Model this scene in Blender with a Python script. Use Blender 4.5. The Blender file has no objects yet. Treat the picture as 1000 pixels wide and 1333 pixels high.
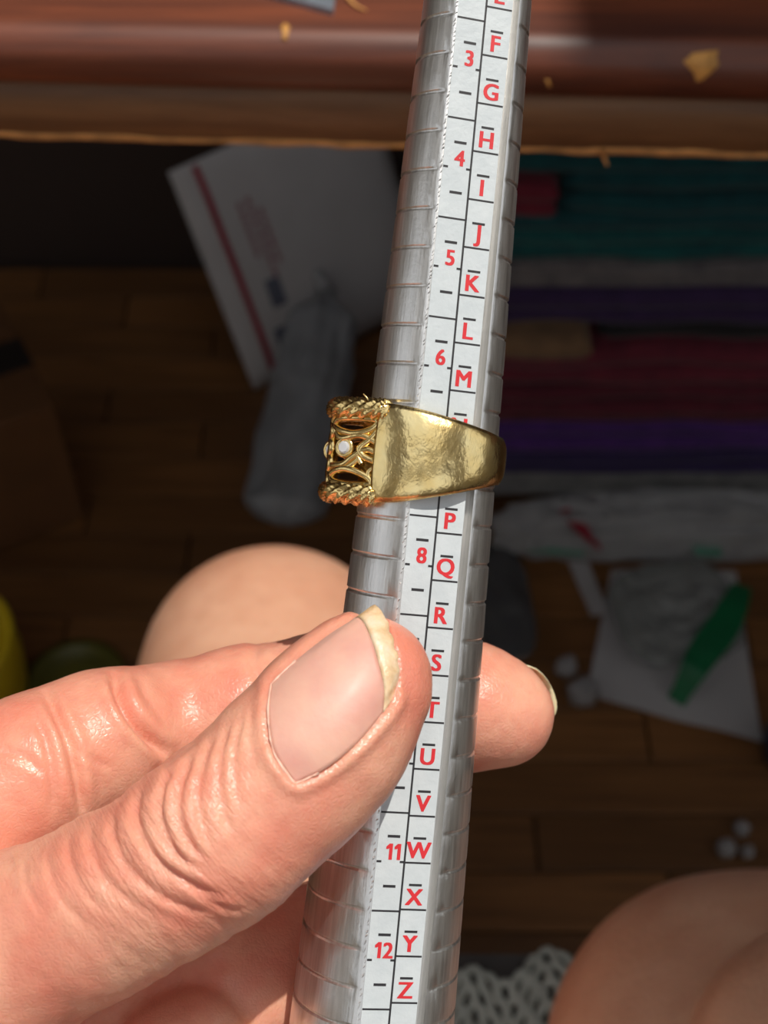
import bpy, bmesh, math, random
import numpy as np
from mathutils import Vector, Matrix, noise

random.seed(4); np.random.seed(4)
S = bpy.context.scene
COL = S.collection
PI = math.pi

# ------------------------------------------------------------------ camera
F = 1700.0                      # focal length in pixels of the 1000x1333 frame
CAM = Vector((0, 0, 0.95))
PITCH = math.radians(50)        # looking down towards the floor under the table
RIGHT = Vector((1, 0, 0))
FWD = Vector((0, math.cos(PITCH), -math.sin(PITCH)))
UP = Vector((0, math.sin(PITCH), math.cos(PITCH)))
cd = bpy.data.cameras.new('camera')
cam = bpy.data.objects.new('camera', cd); COL.objects.link(cam)
cam.location = CAM; cam.rotation_euler = (PI / 2 - PITCH, 0, 0)
cd.sensor_fit = 'VERTICAL'; cd.sensor_height = 36; cd.sensor_width = 27
cd.lens = 36 * F / 1333; cd.clip_start = 0.01
cd.dof.use_dof = True; cd.dof.focus_distance = 0.163
cd.dof.aperture_fstop = cd.lens / 1.6
S.camera = cam

# ------------------------------------------------------------------ light
W = bpy.data.worlds.new('world'); S.world = W; W.use_nodes = True
bg = W.node_tree.nodes['Background']
bg.inputs[0].default_value = (0.93, 0.96, 1.0, 1); bg.inputs[1].default_value = 0.98
sun = bpy.data.lights.new('sun_offscreen', 'SUN'); sun.energy = 4.2; sun.angle = math.radians(0.6)
sun.color = (1.0, 0.95, 0.86)
so = bpy.data.objects.new('sun_offscreen', sun); COL.objects.link(so)
SUND = (-0.67 * FWD + 0.70 * UP + 0.24 * RIGHT).normalized()     # direction towards the sun
so.rotation_euler = SUND.to_track_quat('Z', 'Y').to_euler(); so.location = (0.5, 0.1, 3.2)
S.view_settings.view_transform = 'Standard'; S.view_settings.look = 'None'
S.view_settings.exposure = -0.18; S.view_settings.gamma = 1.0
S.view_settings.use_curve_mapping = False

# ------------------------------------------------------------------ helpers
def cw(X, Y, D):                       # camera frame in millimetres -> world
    return CAM + (RIGHT * X + UP * Y + FWD * D) * 0.001
def cpx(px, py, D):                    # pixel and depth (mm) -> camera frame mm
    return np.array(((px - 500) * D / F, (666.5 - py) * D / F, D))
def ray(px, py):
    return RIGHT * ((px - 500) / F) + UP * ((666.5 - py) / F) + FWD
def at_z(px, py, z=0.0):
    r = ray(px, py); return CAM + r * ((z - CAM.z) / r.z)
def at_y(px, py, y):
    r = ray(px, py); return CAM + r * ((y - CAM.y) / r.y)
def tag(o, label=None, cat=None, group=None, kind=None):
    if label: o['label'] = label
    if cat: o['category'] = cat
    if group: o['group'] = group
    if kind: o['kind'] = kind
    return o
def empty(name, loc=(0, 0, 0)):
    o = bpy.data.objects.new(name, None); COL.objects.link(o); o.location = loc
    o.empty_display_size = 0.02
    return o
def mesh_obj(name, me, mat=None, parent=None, smooth=True):
    if mat: me.materials.append(mat)
    if smooth: me.polygons.foreach_set('use_smooth', [True] * len(me.polygons))
    o = bpy.data.objects.new(name, me); COL.objects.link(o)
    if parent:
        o.parent = parent
        bpy.context.view_layer.update()
        o.matrix_parent_inverse = parent.matrix_world.inverted()
    return o
def pyd(name, v, f, mat=None, parent=None, smooth=True):
    me = bpy.data.meshes.new(name)
    me.from_pydata([tuple(p) for p in v], [], f); me.update()
    return mesh_obj(name, me, mat, parent, smooth)
def bm_obj(name, bm, mat=None, parent=None, smooth=False):
    me = bpy.data.meshes.new(name); bm.to_mesh(me); bm.free()
    return mesh_obj(name, me, mat, parent, smooth)
def box(bm, lo, hi, bev=0.0):
    vs = [bm.verts.new((x, y, z)) for z in (lo[2], hi[2]) for y in (lo[1], hi[1]) for x in (lo[0], hi[0])]
    fs = [bm.faces.new([vs[i] for i in q]) for q in ((0, 2, 3, 1), (4, 5, 7, 6), (0, 1, 5, 4), (2, 6, 7, 3), (0, 4, 6, 2), (1, 3, 7, 5))]
    if bev:
        es = list({e for f in fs for e in f.edges})
        bmesh.ops.bevel(bm, geom=es, offset=bev, segments=2, affect='EDGES', profile=0.5)
def grid_faces(nu, nv, cu=False, cv=False, off=0):
    fs = []
    for i in range(nu if cu else nu - 1):
        for j in range(nv if cv else nv - 1):
            a = i * nv + j; b = ((i + 1) % nu) * nv + j
            c = ((i + 1) % nu) * nv + (j + 1) % nv; d = i * nv + (j + 1) % nv
            fs.append((off + a, off + b, off + c, off + d))
    return fs
def tube(path, rad, n=8, closed=False, lobes=0, lob_amp=0.0, twist=0.0):
    """list of points, radius (number or function of 0..1) -> verts, faces"""
    P = [Vector(p) for p in path]; m = len(P); V = []; prev = None
    for i, p in enumerate(P):
        if closed: t = (P[(i + 1) % m] - P[i - 1])
        else: t = P[min(i + 1, m - 1)] - P[max(i - 1, 0)]
        t.normalize()
        if prev is None:
            a = Vector((0, 0, 1)) if abs(t.z) < 0.9 else Vector((1, 0, 0))
            nrm = (a - t * a.dot(t)).normalized()
        else:
            nrm = (prev - t * prev.dot(t)).normalized()
        prev = nrm; bn = t.cross(nrm)
        u = i / max(1, m - 1)
        r = rad(u) if callable(rad) else rad
        for k in range(n):
            a = 2 * PI * k / n
            rr = r * (1 + lob_amp * math.cos(lobes * (a + twist * u))) if lobes else r
            V.append(p + (nrm * math.cos(a) + bn * math.sin(a)) * rr)
    Fc = grid_faces(m, n, cu=closed, cv=True)
    if not closed:
        Fc.append(tuple(range(n - 1, -1, -1))); Fc.append(tuple((m - 1) * n + k for k in range(n)))
    return V, Fc
def join_vf(parts):
    V = []; Fc = []
    for v, f in parts:
        o = len(V); V += list(v); Fc += [tuple(i + o for i in q) for q in f]
    return V, Fc
def catmull(pts, n=8, closed=False):
    P = [np.array(p, float) for p in pts]; out = []
    m = len(P)
    for i in range(m if closed else m - 1):
        g = (lambda k: P[k % m]) if closed else (lambda k: P[min(max(k, 0), m - 1)])
        p0, p1, p2, p3 = g(i - 1), g(i), g(i + 1), g(i + 2)
        for k in range(n):
            t = k / n
            out.append(0.5 * (2 * p1 + (p2 - p0) * t + (2 * p0 - 5 * p1 + 4 * p2 - p3) * t * t + (3 * p1 - p0 - 3 * p2 + p3) * t ** 3))
    if not closed: out.append(P[-1])
    return out

# ------------------------------------------------------------------ materials
class NT:
    def __init__(s, name):
        s.m = bpy.data.materials.new(name); s.m.use_nodes = True
        s.t = s.m.node_tree; s.b = s.t.nodes['Principled BSDF']; s.out = s.t.nodes['Material Output']
        s._c = None
    def n(s, kind, **kw):
        x = s.t.nodes.new('ShaderNode' + kind)
        for k, v in kw.items():
            if k in x.inputs: x.inputs[k].default_value = v
            else: setattr(x, k, v)
        return x
    def l(s, a, b): s.t.links.new(a, b)
    def co(s):
        if s._c is None: s._c = s.n('TexCoord')
        return s._c.outputs['Object']
    def mapping(s, scale=(1, 1, 1), rot=(0, 0, 0)):
        m = s.n('Mapping'); m.inputs['Scale'].default_value = scale; m.inputs['Rotation'].default_value = rot
        s.l(s.co(), m.inputs['Vector']); return m.outputs[0]
    def noise(s, scale, detail=3.0, rough=0.55, vec=None, dist=0.0):
        x = s.n('TexNoise'); x.inputs['Scale'].default_value = scale; x.inputs['Detail'].default_value = detail
        x.inputs['Roughness'].default_value = rough; x.inputs['Distortion'].default_value = dist
        s.l(vec or s.co(), x.inputs['Vector']); return x.outputs['Fac']
    def vor(s, scale, feat='F1', vec=None):
        x = s.n('TexVoronoi'); x.feature = feat; x.inputs['Scale'].default_value = scale
        s.l(vec or s.co(), x.inputs['Vector']); return x.outputs['Distance']
    def ramp(s, fac, stops):
        r = s.n('ValToRGB'); e = r.color_ramp.elements
        while len(e) < len(stops): e.new(0.5)
        for i, (p, c) in enumerate(stops):
            e[i].position = p; e[i].color = (*c, 1) if len(c) == 3 else c
        s.l(fac, r.inputs[0]); return r.outputs[0]
    def mix(s, a, b, fac, mode='MIX'):
        m = s.n('Mix'); m.data_type = 'RGBA'; m.blend_type = mode
        for sock, v in ((m.inputs[0], fac), (m.inputs[6], a), (m.inputs[7], b)):
            if isinstance(v, bpy.types.NodeSocket): s.l(v, sock)
            elif isinstance(v, (int, float)): sock.default_value = v
            else: sock.default_value = (*v, 1)
        return m.outputs[2]
    def math(s, op, a, b=0.5):
        m = s.n('Math'); m.operation = op
        for sock, v in ((m.inputs[0], a), (m.inputs[1], b)):
            if isinstance(v, bpy.types.NodeSocket): s.l(v, sock)
            else: sock.default_value = v
        return m.outputs[0]
    def bump(s, h, dist, strength=1.0, nrm=None):
        b = s.n('Bump'); b.inputs['Distance'].default_value = dist; b.inputs['Strength'].default_value = strength
        s.l(h, b.inputs['Height'])
        if nrm: s.l(nrm, b.inputs['Normal'])
        return b.outputs[0]
    def set(s, **kw):
        names = dict(col='Base Color', rough='Roughness', metal='Metallic', nrm='Normal', spec='Specular IOR Level',
                     sss='Subsurface Weight', sscale='Subsurface Scale', srad='Subsurface Radius', trans='Transmission Weight',
                     ior='IOR', alpha='Alpha', coat='Coat Weight', crough='Coat Roughness', sheen='Sheen Weight', aniso='Anisotropic')
        for k, v in kw.items():
            i = s.b.inputs[names[k]]
            if isinstance(v, bpy.types.NodeSocket): s.l(v, i)
            elif isinstance(v, tuple) and len(v) == 3 and k == 'col': i.default_value = (*v, 1)
            else: i.default_value = v
        return s.m
def lin(r, g, b):
    f = lambda c: (c / 255 / 12.92) if c / 255 <= 0.04045 else ((c / 255 + 0.055) / 1.055) ** 2.4
    return (f(r), f(g), f(b))
def plain(name, col, rough=0.6, var=0.15, scale=40.0, bump=0.0, **kw):
    t = NT(name); n = t.noise(scale, 4)
    c = t.ramp(n, [(0.3, tuple(x * (1 - var) for x in col)), (0.7, tuple(min(1, x * (1 + var)) for x in col))])
    a = dict(col=c, rough=rough); a.update(kw)
    if bump: a['nrm'] = t.bump(t.noise(scale * 6, 4), bump)
    return t.set(**a)

def skin_mat(name, base, pink, micro, fine=1500.0, dist=0.00009, sss=0.35):
    t = NT(name)
    n1 = t.noise(90 if fine > 900 else 22, 3, 0.6); n2 = t.noise(420 if fine > 900 else 120, 3, 0.6)
    c = t.mix(base, pink, t.ramp(n1, [(0.35, (0, 0, 0)), (0.68, (1, 1, 1))]))
    c = t.mix(c, tuple(x * 0.86 for x in pink), t.ramp(n2, [(0.5, (0, 0, 0)), (0.8, (0.45, 0.45, 0.45))]))
    v = t.vor(fine, 'DISTANCE_TO_EDGE'); w = t.noise(fine * 0.55, 4, 0.65)
    v2 = t.vor(fine * 0.45, 'DISTANCE_TO_EDGE')
    h = t.math('ADD', t.math('MULTIPLY', t.math('MINIMUM', v, 0.25), 2.0), t.math('MULTIPLY', w, 0.8))
    h = t.math('ADD', h, t.math('MULTIPLY', t.math('MINIMUM', v2, 0.2), 1.6))
    nb = t.bump(h, dist, micro)
    if fine > 900:                      # fine parallel lines across the thumb, in coordinates that follow its back
        at = t.n('Attribute', attribute_name='fold'); sx = t.n('SeparateXYZ'); t.l(at.outputs['Vector'], sx.inputs[0])
        cx = t.n('CombineXYZ'); t.l(sx.outputs[0], cx.inputs[0]); t.l(sx.outputs[1], cx.inputs[1])
        mp = t.n('Mapping'); mp.inputs['Scale'].default_value = (0.13, 0.024, 1); t.l(cx.outputs[0], mp.inputs['Vector'])
        f1 = t.noise(1.0, 4, 0.65, mp.outputs[0], 0.4)
        nb = t.bump(t.math('MULTIPLY', f1, sx.outputs[2]), 0.0009, 0.55, nb)
    return t.set(col=c, rough=t.math('ADD', t.math('MULTIPLY', n2, 0.24), 0.22), nrm=nb,
                 sss=sss, sscale=0.0035 if fine > 900 else 0.006, srad=(1.0, 0.34, 0.18), spec=0.42)

M = {}
M['skin'] = skin_mat('hand_skin', lin(229, 167, 141), lin(222, 137, 115), 0.5)
M['nail'] = NT('nail_plate')
t = M['nail']
M['nail'] = t.set(col=t.ramp(t.noise(160, 3), [(0.3, lin(214, 152, 138)), (0.7, lin(228, 172, 152))]), rough=0.5, sss=0.3, sscale=0.002,
                  srad=(1.0, 0.4, 0.25), coat=0.05, crough=0.25, nrm=t.bump(t.noise(700, 3), 0.00006))
t = NT('nail_free_edge')
M['nail_edge'] = t.set(col=t.ramp(t.noise(500, 4), [(0.3, lin(204, 164, 116)), (0.5, lin(226, 196, 160)), (0.75, lin(236, 214, 192))]), rough=0.35,
                       sss=0.1, sscale=0.001, nrm=t.bump(t.noise(900, 4), 0.0002))

M['leg_skin'] = skin_mat('leg_skin', lin(214, 164, 136), lin(196, 140, 112), 0.4, 500.0, 0.0004, 0.25)
M['cuticle'] = plain('dry_cuticle', lin(234, 190, 170), 0.4, 0.1, 900)
M['index_nail'] = plain('pale_nail', lin(236, 218, 178), 0.25, 0.08, 300, sss=0.2, sscale=0.002)

# brushed aluminium with fine streaks along the rod
t = NT('brushed_aluminium')
st = t.noise(260, 4, 0.7, t.mapping((6, 6, 0.25)))
sp = t.noise(1500, 3, 0.7)
M['alu'] = t.set(col=t.ramp(st, [(0.25, (0.62, 0.61, 0.595)), (0.75, (0.93, 0.92, 0.90))]), metal=0.97,
                 rough=t.math('ADD', t.math('MULTIPLY', st, 0.24), 0.22),
                 nrm=t.bump(t.math('ADD', st, t.math('MULTIPLY', sp, 0.7)), 0.00005, 0.8))
t = NT('label_white')
M['label'] = t.set(col=t.ramp(t.noise(300, 4), [(0.3, (0.53, 0.575, 0.605)), (0.7, (0.60, 0.64, 0.665))]), rough=0.42,
                   nrm=t.bump(t.noise(1100, 3), 0.00012, 0.6))
M['red_ink'] = plain('red_ink', lin(208, 42, 50), 0.5, 0.08, 900)
M['black_ink'] = plain('black_ink', lin(40, 38, 42), 0.5, 0.1, 900)
t = NT('yellow_gold')
sc = t.noise(700, 3, 0.6, t.mapping((1.0, 0.12, 0.6), (0.3, 0.5, 0.4)))
dn = t.noise(210, 2, 0.5)
fz = t.noise(1600, 3, 0.6)
hh = t.math('ADD', t.math('MULTIPLY', dn, 0.6), t.math('ADD', t.math('MULTIPLY', sc, 0.32), t.math('MULTIPLY', fz, 0.08)))
M['gold'] = t.set(col=t.ramp(t.noise(300, 3), [(0.3, (0.92, 0.66, 0.26)), (0.7, (0.98, 0.79, 0.40))]), metal=1.0,
                  rough=t.math('ADD', t.math('MULTIPLY', sc, 0.22), 0.12), nrm=t.bump(hh, 0.00045, 0.8))
t = NT('gold_rope')
M['gold2'] = t.set(col=(0.95, 0.70, 0.30), metal=1.0, rough=0.2, nrm=t.bump(t.noise(1300, 3), 0.0001, 0.6))
t = NT('clear_stone')
M['stone'] = t.set(col=(0.95, 0.96, 1.0), rough=0.03, trans=0.5, ior=1.9)
def varnish(name, a, b, c, rough, coat):
    t = NT(name)
    g = t.noise(14, 6, 0.65, t.mapping((0.35, 5, 5)), 0.6); g2 = t.noise(90, 4, 0.6, t.mapping((0.12, 4, 4)))
    col = t.ramp(t.math('ADD', t.math('MULTIPLY', g, 0.7), t.math('MULTIPLY', g2, 0.3)), [(0.35, a), (0.5, b), (0.66, c)])
    return t.set(col=col, rough=rough, coat=coat, crough=0.22, nrm=t.bump(g2, 0.0003, 0.4))
M['wood'] = varnish('dark_varnished_wood', lin(66, 30, 20), lin(98, 48, 28), lin(128, 64, 36), 0.48, 0.15)
M['wood_dull'] = varnish('dull_edging_wood', lin(96, 64, 42), lin(126, 90, 60), lin(148, 108, 72), 0.55, 0.1)
M['raw_wood'] = plain('raw_wood', lin(206, 146, 84), 0.7, 0.3, 120)
M['worn'] = plain('worn_wood', lin(196, 140, 70), 0.6, 0.25, 200)
def plankmat(name, k):
    t = NT(name); g = t.noise(18, 6, 0.65, t.mapping((0.4, 6, 6)), 0.5)
    return t.set(col=t.ramp(g, [(0.3, tuple(x * k for x in lin(104, 66, 34))), (0.7, tuple(x * k for x in lin(146, 98, 54)))]), rough=0.5)
M['plank'] = [plankmat('oak_plank_%s' % n, k) for n, k in (('pale', 1.0), ('mid', 0.8), ('dark', 0.62))]
M['grout'] = plain('floor_base', lin(40, 26, 18), 0.8)
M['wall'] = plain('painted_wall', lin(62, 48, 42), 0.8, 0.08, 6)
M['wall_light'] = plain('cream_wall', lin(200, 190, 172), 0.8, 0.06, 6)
M['ceil'] = plain('ceiling_paint', lin(210, 206, 198), 0.8, 0.04, 5)
M['white'] = plain('white_trim', lin(225, 224, 220), 0.5, 0.04, 10)
M['dark'] = plain('dark_board', lin(52, 34, 28), 0.7, 0.2, 20)

# ------------------------------------------------------------------ setting
TA = at_z(0, 178, 0.667); TB = at_z(1000, 205, 0.667)         # lower front edge of the table
WY = 1.178
fl = bm = bmesh.new(); box(bm, (-1.5, -1.4, -0.06), (1.5, WY + 0.1, -0.008))
floor = tag(bm_obj('floor', bm, M['grout']), kind='structure')
pm = []
for k in range(3):
    bm = bmesh.new(); box(bm, (0, 0, -0.008), (0.298, 0.0465, 0.0), 0.0012)
    me = bpy.data.meshes.new('plank'); bm.to_mesh(me); bm.free(); me.materials.append(M['plank'][k]); pm.append(me)
for r in range(23):
    y = 0.10 + r * 0.048
    if y > WY - 0.05: break
    for c in range(7):
        o = bpy.data.objects.new('plank', random.choice(pm)); COL.objects.link(o)
        o.location = (-0.98 + c * 0.3 - (r % 3) * 0.1, y, 0.0); o.parent = floor
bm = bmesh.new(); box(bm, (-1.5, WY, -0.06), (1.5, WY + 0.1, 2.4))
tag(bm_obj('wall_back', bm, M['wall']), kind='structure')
def wall_with_added_window(x0, x1, y0, y1, z0_, z1):
    bm = bmesh.new()
    box(bm, (x0, -1.4, -0.06), (x1, WY + 0.1, z0_)); box(bm, (x0, -1.4, z1), (x1, WY + 0.1, 2.4))
    box(bm, (x0, -1.4, z0_), (x1, y0, z1)); box(bm, (x0, y1, z0_), (x1, WY + 0.1, z1))
    return bm
def added_window_frame(x, y0, y1, z0_, z1):
    bm = bmesh.new(); h = 0.02
    for y in (y0, (y0 + y1) / 2 - 0.02, y1 - 0.04): box(bm, (x - h, y, z0_), (x + h, y + 0.04, z1))
    for z in (z0_, z1 - 0.04): box(bm, (x - h, y0, z), (x + h, y1, z + 0.04))
    return bm
bm = wall_with_added_window(-1.6, -1.5, -0.7, 0.35, 0.8, 1.9)
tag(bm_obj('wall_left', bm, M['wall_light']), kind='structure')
tag(bm_obj('added_window_3', added_window_frame(-1.55, -0.7, 0.35, 0.8, 1.9), M['white']), kind='structure')  # invented window, opened for a bright streak on the rod's left side
tag(bm_obj('added_window_4', added_window_frame(1.55, -0.9, 0.5, 0.95, 2.1), M['white']), kind='structure')  # invented window, adds a bluish reflection to the rod's right side
bm = wall_with_added_window(1.5, 1.6, -0.9, 0.5, 0.95, 2.1)
tag(bm_obj('added_wall_right', bm, M['wall_light']), kind='structure')  # unseen wall added to keep daylight from reaching under the table
bm = bmesh.new()                       # wall added behind the seat to block low daylight, its high-silled window invented
box(bm, (-1.6, -1.5, -0.06), (1.6, -1.4, 1.15)); box(bm, (-1.6, -1.5, 2.2), (1.6, -1.4, 2.44))
box(bm, (-1.6, -1.5, 1.15), (-1.2, -1.4, 2.2)); box(bm, (1.2, -1.5, 1.15), (1.6, -1.4, 2.2))
tag(bm_obj('added_wall_rear', bm, M['wall_light']), kind='structure')
bm = bmesh.new()
for x in (-1.2, -0.02, 1.16): box(bm, (x, -1.47, 1.15), (x + 0.04, -1.43, 2.2))
box(bm, (-1.2, -1.47, 1.15), (1.2, -1.38, 1.18)); box(bm, (-1.2, -1.47, 2.17), (1.2, -1.43, 2.2))
tag(bm_obj('added_window_2', bm, M['white']), kind='structure')
# added ceiling and roof window; right jamb ends the sun patch beside the hand
kx, ky = SUND.x / SUND.z, SUND.y / SUND.z
XJ = -0.106 + 2.4 * kx
hx0, hx1, hy0, hy1 = XJ - 1.5, XJ, -1.25, 0.85
bm = bmesh.new()
for lo, hi in (((-1.6, -1.4, 2.4), (hx0, WY + 0.1, 2.44)), ((hx1, -1.4, 2.4), (1.6, WY + 0.1, 2.44)),
               ((hx0, -1.4, 2.4), (hx1, hy0, 2.44)), ((hx0, hy1, 2.4), (hx1, WY + 0.1, 2.44))):
    box(bm, lo, hi)
tag(bm_obj('added_ceiling', bm, M['ceil']), kind='structure')
bm = bmesh.new()
for lo, hi in (((hx0 - .04, hy0 - .04, 2.385), (hx0, hy1 + .04, 2.4)), ((hx1, hy0 - .04, 2.385), (hx1 + .04, hy1 + .04, 2.4)),
               ((hx0, hy0 - .04, 2.385), (hx1, hy0, 2.4)), ((hx0, hy1, 2.385), (hx1, hy1 + .04, 2.4))):
    box(bm, lo, hi)
tag(bm_obj('added_window_1', bm, M['white']), kind='structure')

# ------------------------------------------------------------------ table
td = (TB - TA).normalized(); tn = Vector((-td.y, td.x, 0))            # along the edge, away from the viewer
tmid = (TA + TB) / 2
table = tag(empty('wooden_table', (tmid.x, tmid.y, 0)), 'dark varnished wooden table with rounded moulding and chipped lower edge', 'table')
def tpt(u, v, z): p = tmid + td * u + tn * v; return Vector((p.x, p.y, z))
def sweep_profile(name, prof, mat, x0=-0.8, x1=0.8, n=60, jit=None):
    V = []
    for i in range(n + 1):
        u = x0 + (x1 - x0) * i / n
        for j, (v, z) in enumerate(prof):
            dz = jit(u, j) if jit else 0
            V.append(tpt(u, v, z + dz))
    m = len(prof)
    Fc = grid_faces(n + 1, m, cv=True)
    Fc.append(tuple(range(m))); Fc.append(tuple(n * m + k for k in range(m - 1, -1, -1)))
    return pyd(name, V, Fc, mat, table)
z0 = 0.667
prof = [(0.004, z0 + 0.0255), (0.40, z0 + 0.0255), (0.40, z0 + 0.049)]
prof += [(-0.002 + 0.0, z0 + 0.049)]
for k in range(1, 13):
    a = PI / 2 + PI * k / 13
    prof.append((-0.002 + 0.0105 * math.cos(a), z0 + 0.0375 + 0.0115 * math.sin(a)))
prof.append((-0.002, z0 + 0.0258))
ttop = sweep_profile('table_top', prof, M['wood'])
sweep_profile('edge_board', [(0.0, z0 + 0.0015), (0.022, z0 + 0.0015), (0.022, z0 + 0.0256), (0.0, z0 + 0.0256)], M['wood_dull'])
sweep_profile('raw_lower_edge', [(-0.0006, z0 - 0.0002), (0.0225, z0 - 0.0002), (0.0225, z0 + 0.0018), (-0.0006, z0 + 0.0018)], M['raw_wood'], n=240,
              jit=lambda u, j: (0.0012 * noise.noise((u * 60, j * 0.2, 0)) + 0.0009 * noise.noise((u * 200, 3, 0))))
for sx in (-0.74, 0.74):
    for sv in (0.05, 0.36):
        bm = bmesh.new(); box(bm, (-.028, -.028, 0), (.028, .028, z0 + 0.026), 0.004)
        o = bm_obj('leg', bm, M['wood'], table); o.location = tpt(sx, sv, 0) - Vector((tmid.x, tmid.y, 0)); o.matrix_parent_inverse.identity()
def blob(name, pts3, nrm, th, mat, parent=None, mid=None):
    """thin irregular flake: outline points, raised by th along nrm"""
    n = len(pts3); c = mid or sum(pts3, Vector()) / n
    V = [p - nrm * 0.0006 for p in pts3] + [p + nrm * th * 0.8 + (c - p) * 0.08 for p in pts3] + [c + nrm * th]
    Fc = [(i, (i + 1) % n, n + (i + 1) % n, n + i) for i in range(n)] + [(n + i, n + (i + 1) % n, 2 * n) for i in range(n)]
    return pyd(name, V, Fc, mat, parent)
def on_moulding(px, py):                # where the ray meets the rounded moulding or the top
    r = ray(px, py); best = None
    for k in range(4000):
        p = CAM + r * (0.40 + k * 0.00005)
        q = p - tmid; v = q.dot(tn)
        if (v > -0.002 and p.z < z0 + 0.049 and p.z > z0 + 0.0255) or (Vector(((v + 0.002) / 0.0105, (p.z - z0 - 0.0375) / 0.0115)).length < 1):
            return p
    return at_z(px, py, z0 + 0.049)
out = [(888, 80), (902, 68), (918, 66), (937, 64), (934, 76), (938, 84), (926, 96), (914, 106), (906, 108), (903, 96), (896, 88)]
blob('worn_patch', [on_moulding(*p) for p in out], (-FWD), 0.0006, M['worn'], table, on_moulding(*np.mean(out, axis=0)))
out = [(365, 36), (371, 29), (378, 35), (376, 41), (374, 53), (367, 53), (368, 42)]
blob('worn_patch', [on_moulding(*p) for p in out], (-FWD), 0.0006, M['worn'], table, on_moulding(*np.mean(out, axis=0)))
out = [(710, 103), (715, 104), (718, 113), (714, 114)]
blob('worn_patch', [on_moulding(*p) for p in out], (-FWD), 0.0003, M['worn'], table, on_moulding(*np.mean(out, axis=0)))
# wood shaving and splinters
p = [at_z(*q, z0 + 0.0497) for q in ((452, -4), (458, 3), (466, 9), (478, 14))]
v, f = tube(catmull([tuple(a) for a in p], 5), lambda u: 0.0009 * (1 - 0.7 * u), 6)
tag(pyd('wood_shaving', v, f, M['raw_wood']), 'tiny curled pale wood shaving lying on the dark table top', 'shaving')
p = [tpt(0, 0, 0)] and [at_y(*q, tpt(0.1, 0, 0).y - 0.001) for q in ((783, 196), (787, 206), (791, 216))]
v, f = tube([tuple(a) for a in p], lambda u: 0.0012 * (1 - 0.75 * u), 6)
pyd('splinter', v, f, M['raw_wood'], table)
# grey metal strip lying over the edge of the table top
M['grey_metal'] = plain('grey_metal', lin(150, 158, 170), 0.35, 0.1, 60, metal=0.6)
zt = z0 + 0.0489
c = [at_z(*q, zt) for q in ((434, 21), (438, -10), (240, -95), (330, -8))]
e1 = (c[3] - c[0]).normalized()
bmv = [c[0], c[1], c[1] + e1 * 0.16, c[0] + e1 * 0.16]
V = bmv + [q + Vector((0, 0, 0.0022)) for q in bmv]
st_ = tag(pyd('metal_ruler', V, [(0, 1, 2, 3), (7, 6, 5, 4), (0, 4, 5, 1), (1, 5, 6, 2), (2, 6, 7, 3), (3, 7, 4, 0)], M['grey_metal'], smooth=False),
          'grey metal strip lying on the dark wooden table top', 'ruler')
a0, b0 = c[0] + Vector((0, 0, .0022)), c[1] + Vector((0, 0, .0022))
for k in (0.012, 0.024, 0.036, 0.048):
    q = [a0 + (b0 - a0) * 0.08 + e1 * k, a0 + (b0 - a0) * 0.45 + e1 * k]
    v, f = tube([tuple(x) for x in q], 0.0003, 5); pyd('graduation', v, f, M['black_ink'], st_)

# ------------------------------------------------------------------ ring mandrel (camera-frame millimetres)
A_top = cpx(616, 60, 169.2); A_bot = cpx(491.5, 1260, 171.6)
A0 = (A_top + A_bot) / 2; AX = (A_top - A_bot); LEN = np.linalg.norm(AX); AX /= LEN     # towards the thin end
ROTF = math.radians(12.5)
nv = np.array((math.sin(ROTF), 0, -math.cos(ROTF))); nv -= AX * nv.dot(AX); nv /= np.linalg.norm(nv)   # normal of the flat
lv = np.cross(nv, AX); lv = lv if lv[0] > 0 else -lv                                      # lateral, to the right
RC = 8.85; RS = -3.45 / LEN
def rad(t): return RC + RS * t                     # t > 0 towards the thin end
FC = math.sqrt(RC ** 2 - 4.28 ** 2); FS = -3.86 / LEN
def flat(t): return FC + FS * t
def mpt(t, l, n): return A0 + AX * t + lv * l + nv * n
T1, T0 = 92.0, -88.0
def on_flat(px, py):                                # pixel -> (t, lateral) on the flat
    d = np.array(((px - 500) / F, (666.5 - py) / F, 1.0)); D = 162.0
    for _ in range(30):
        p = d * D; q = p - A0; t = q.dot(AX); h = q.dot(nv) - flat(t)
        D += h / (-(d.dot(nv)) + FS * d.dot(AX)) * 1.0
    q = d * D - A0
    return q.dot(AX), q.dot(lv)
def line_at(py):                                    # pixel x of the left label edge at a row
    return 586 + (py - 60) * (473 - 586) / 1200.0
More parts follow.
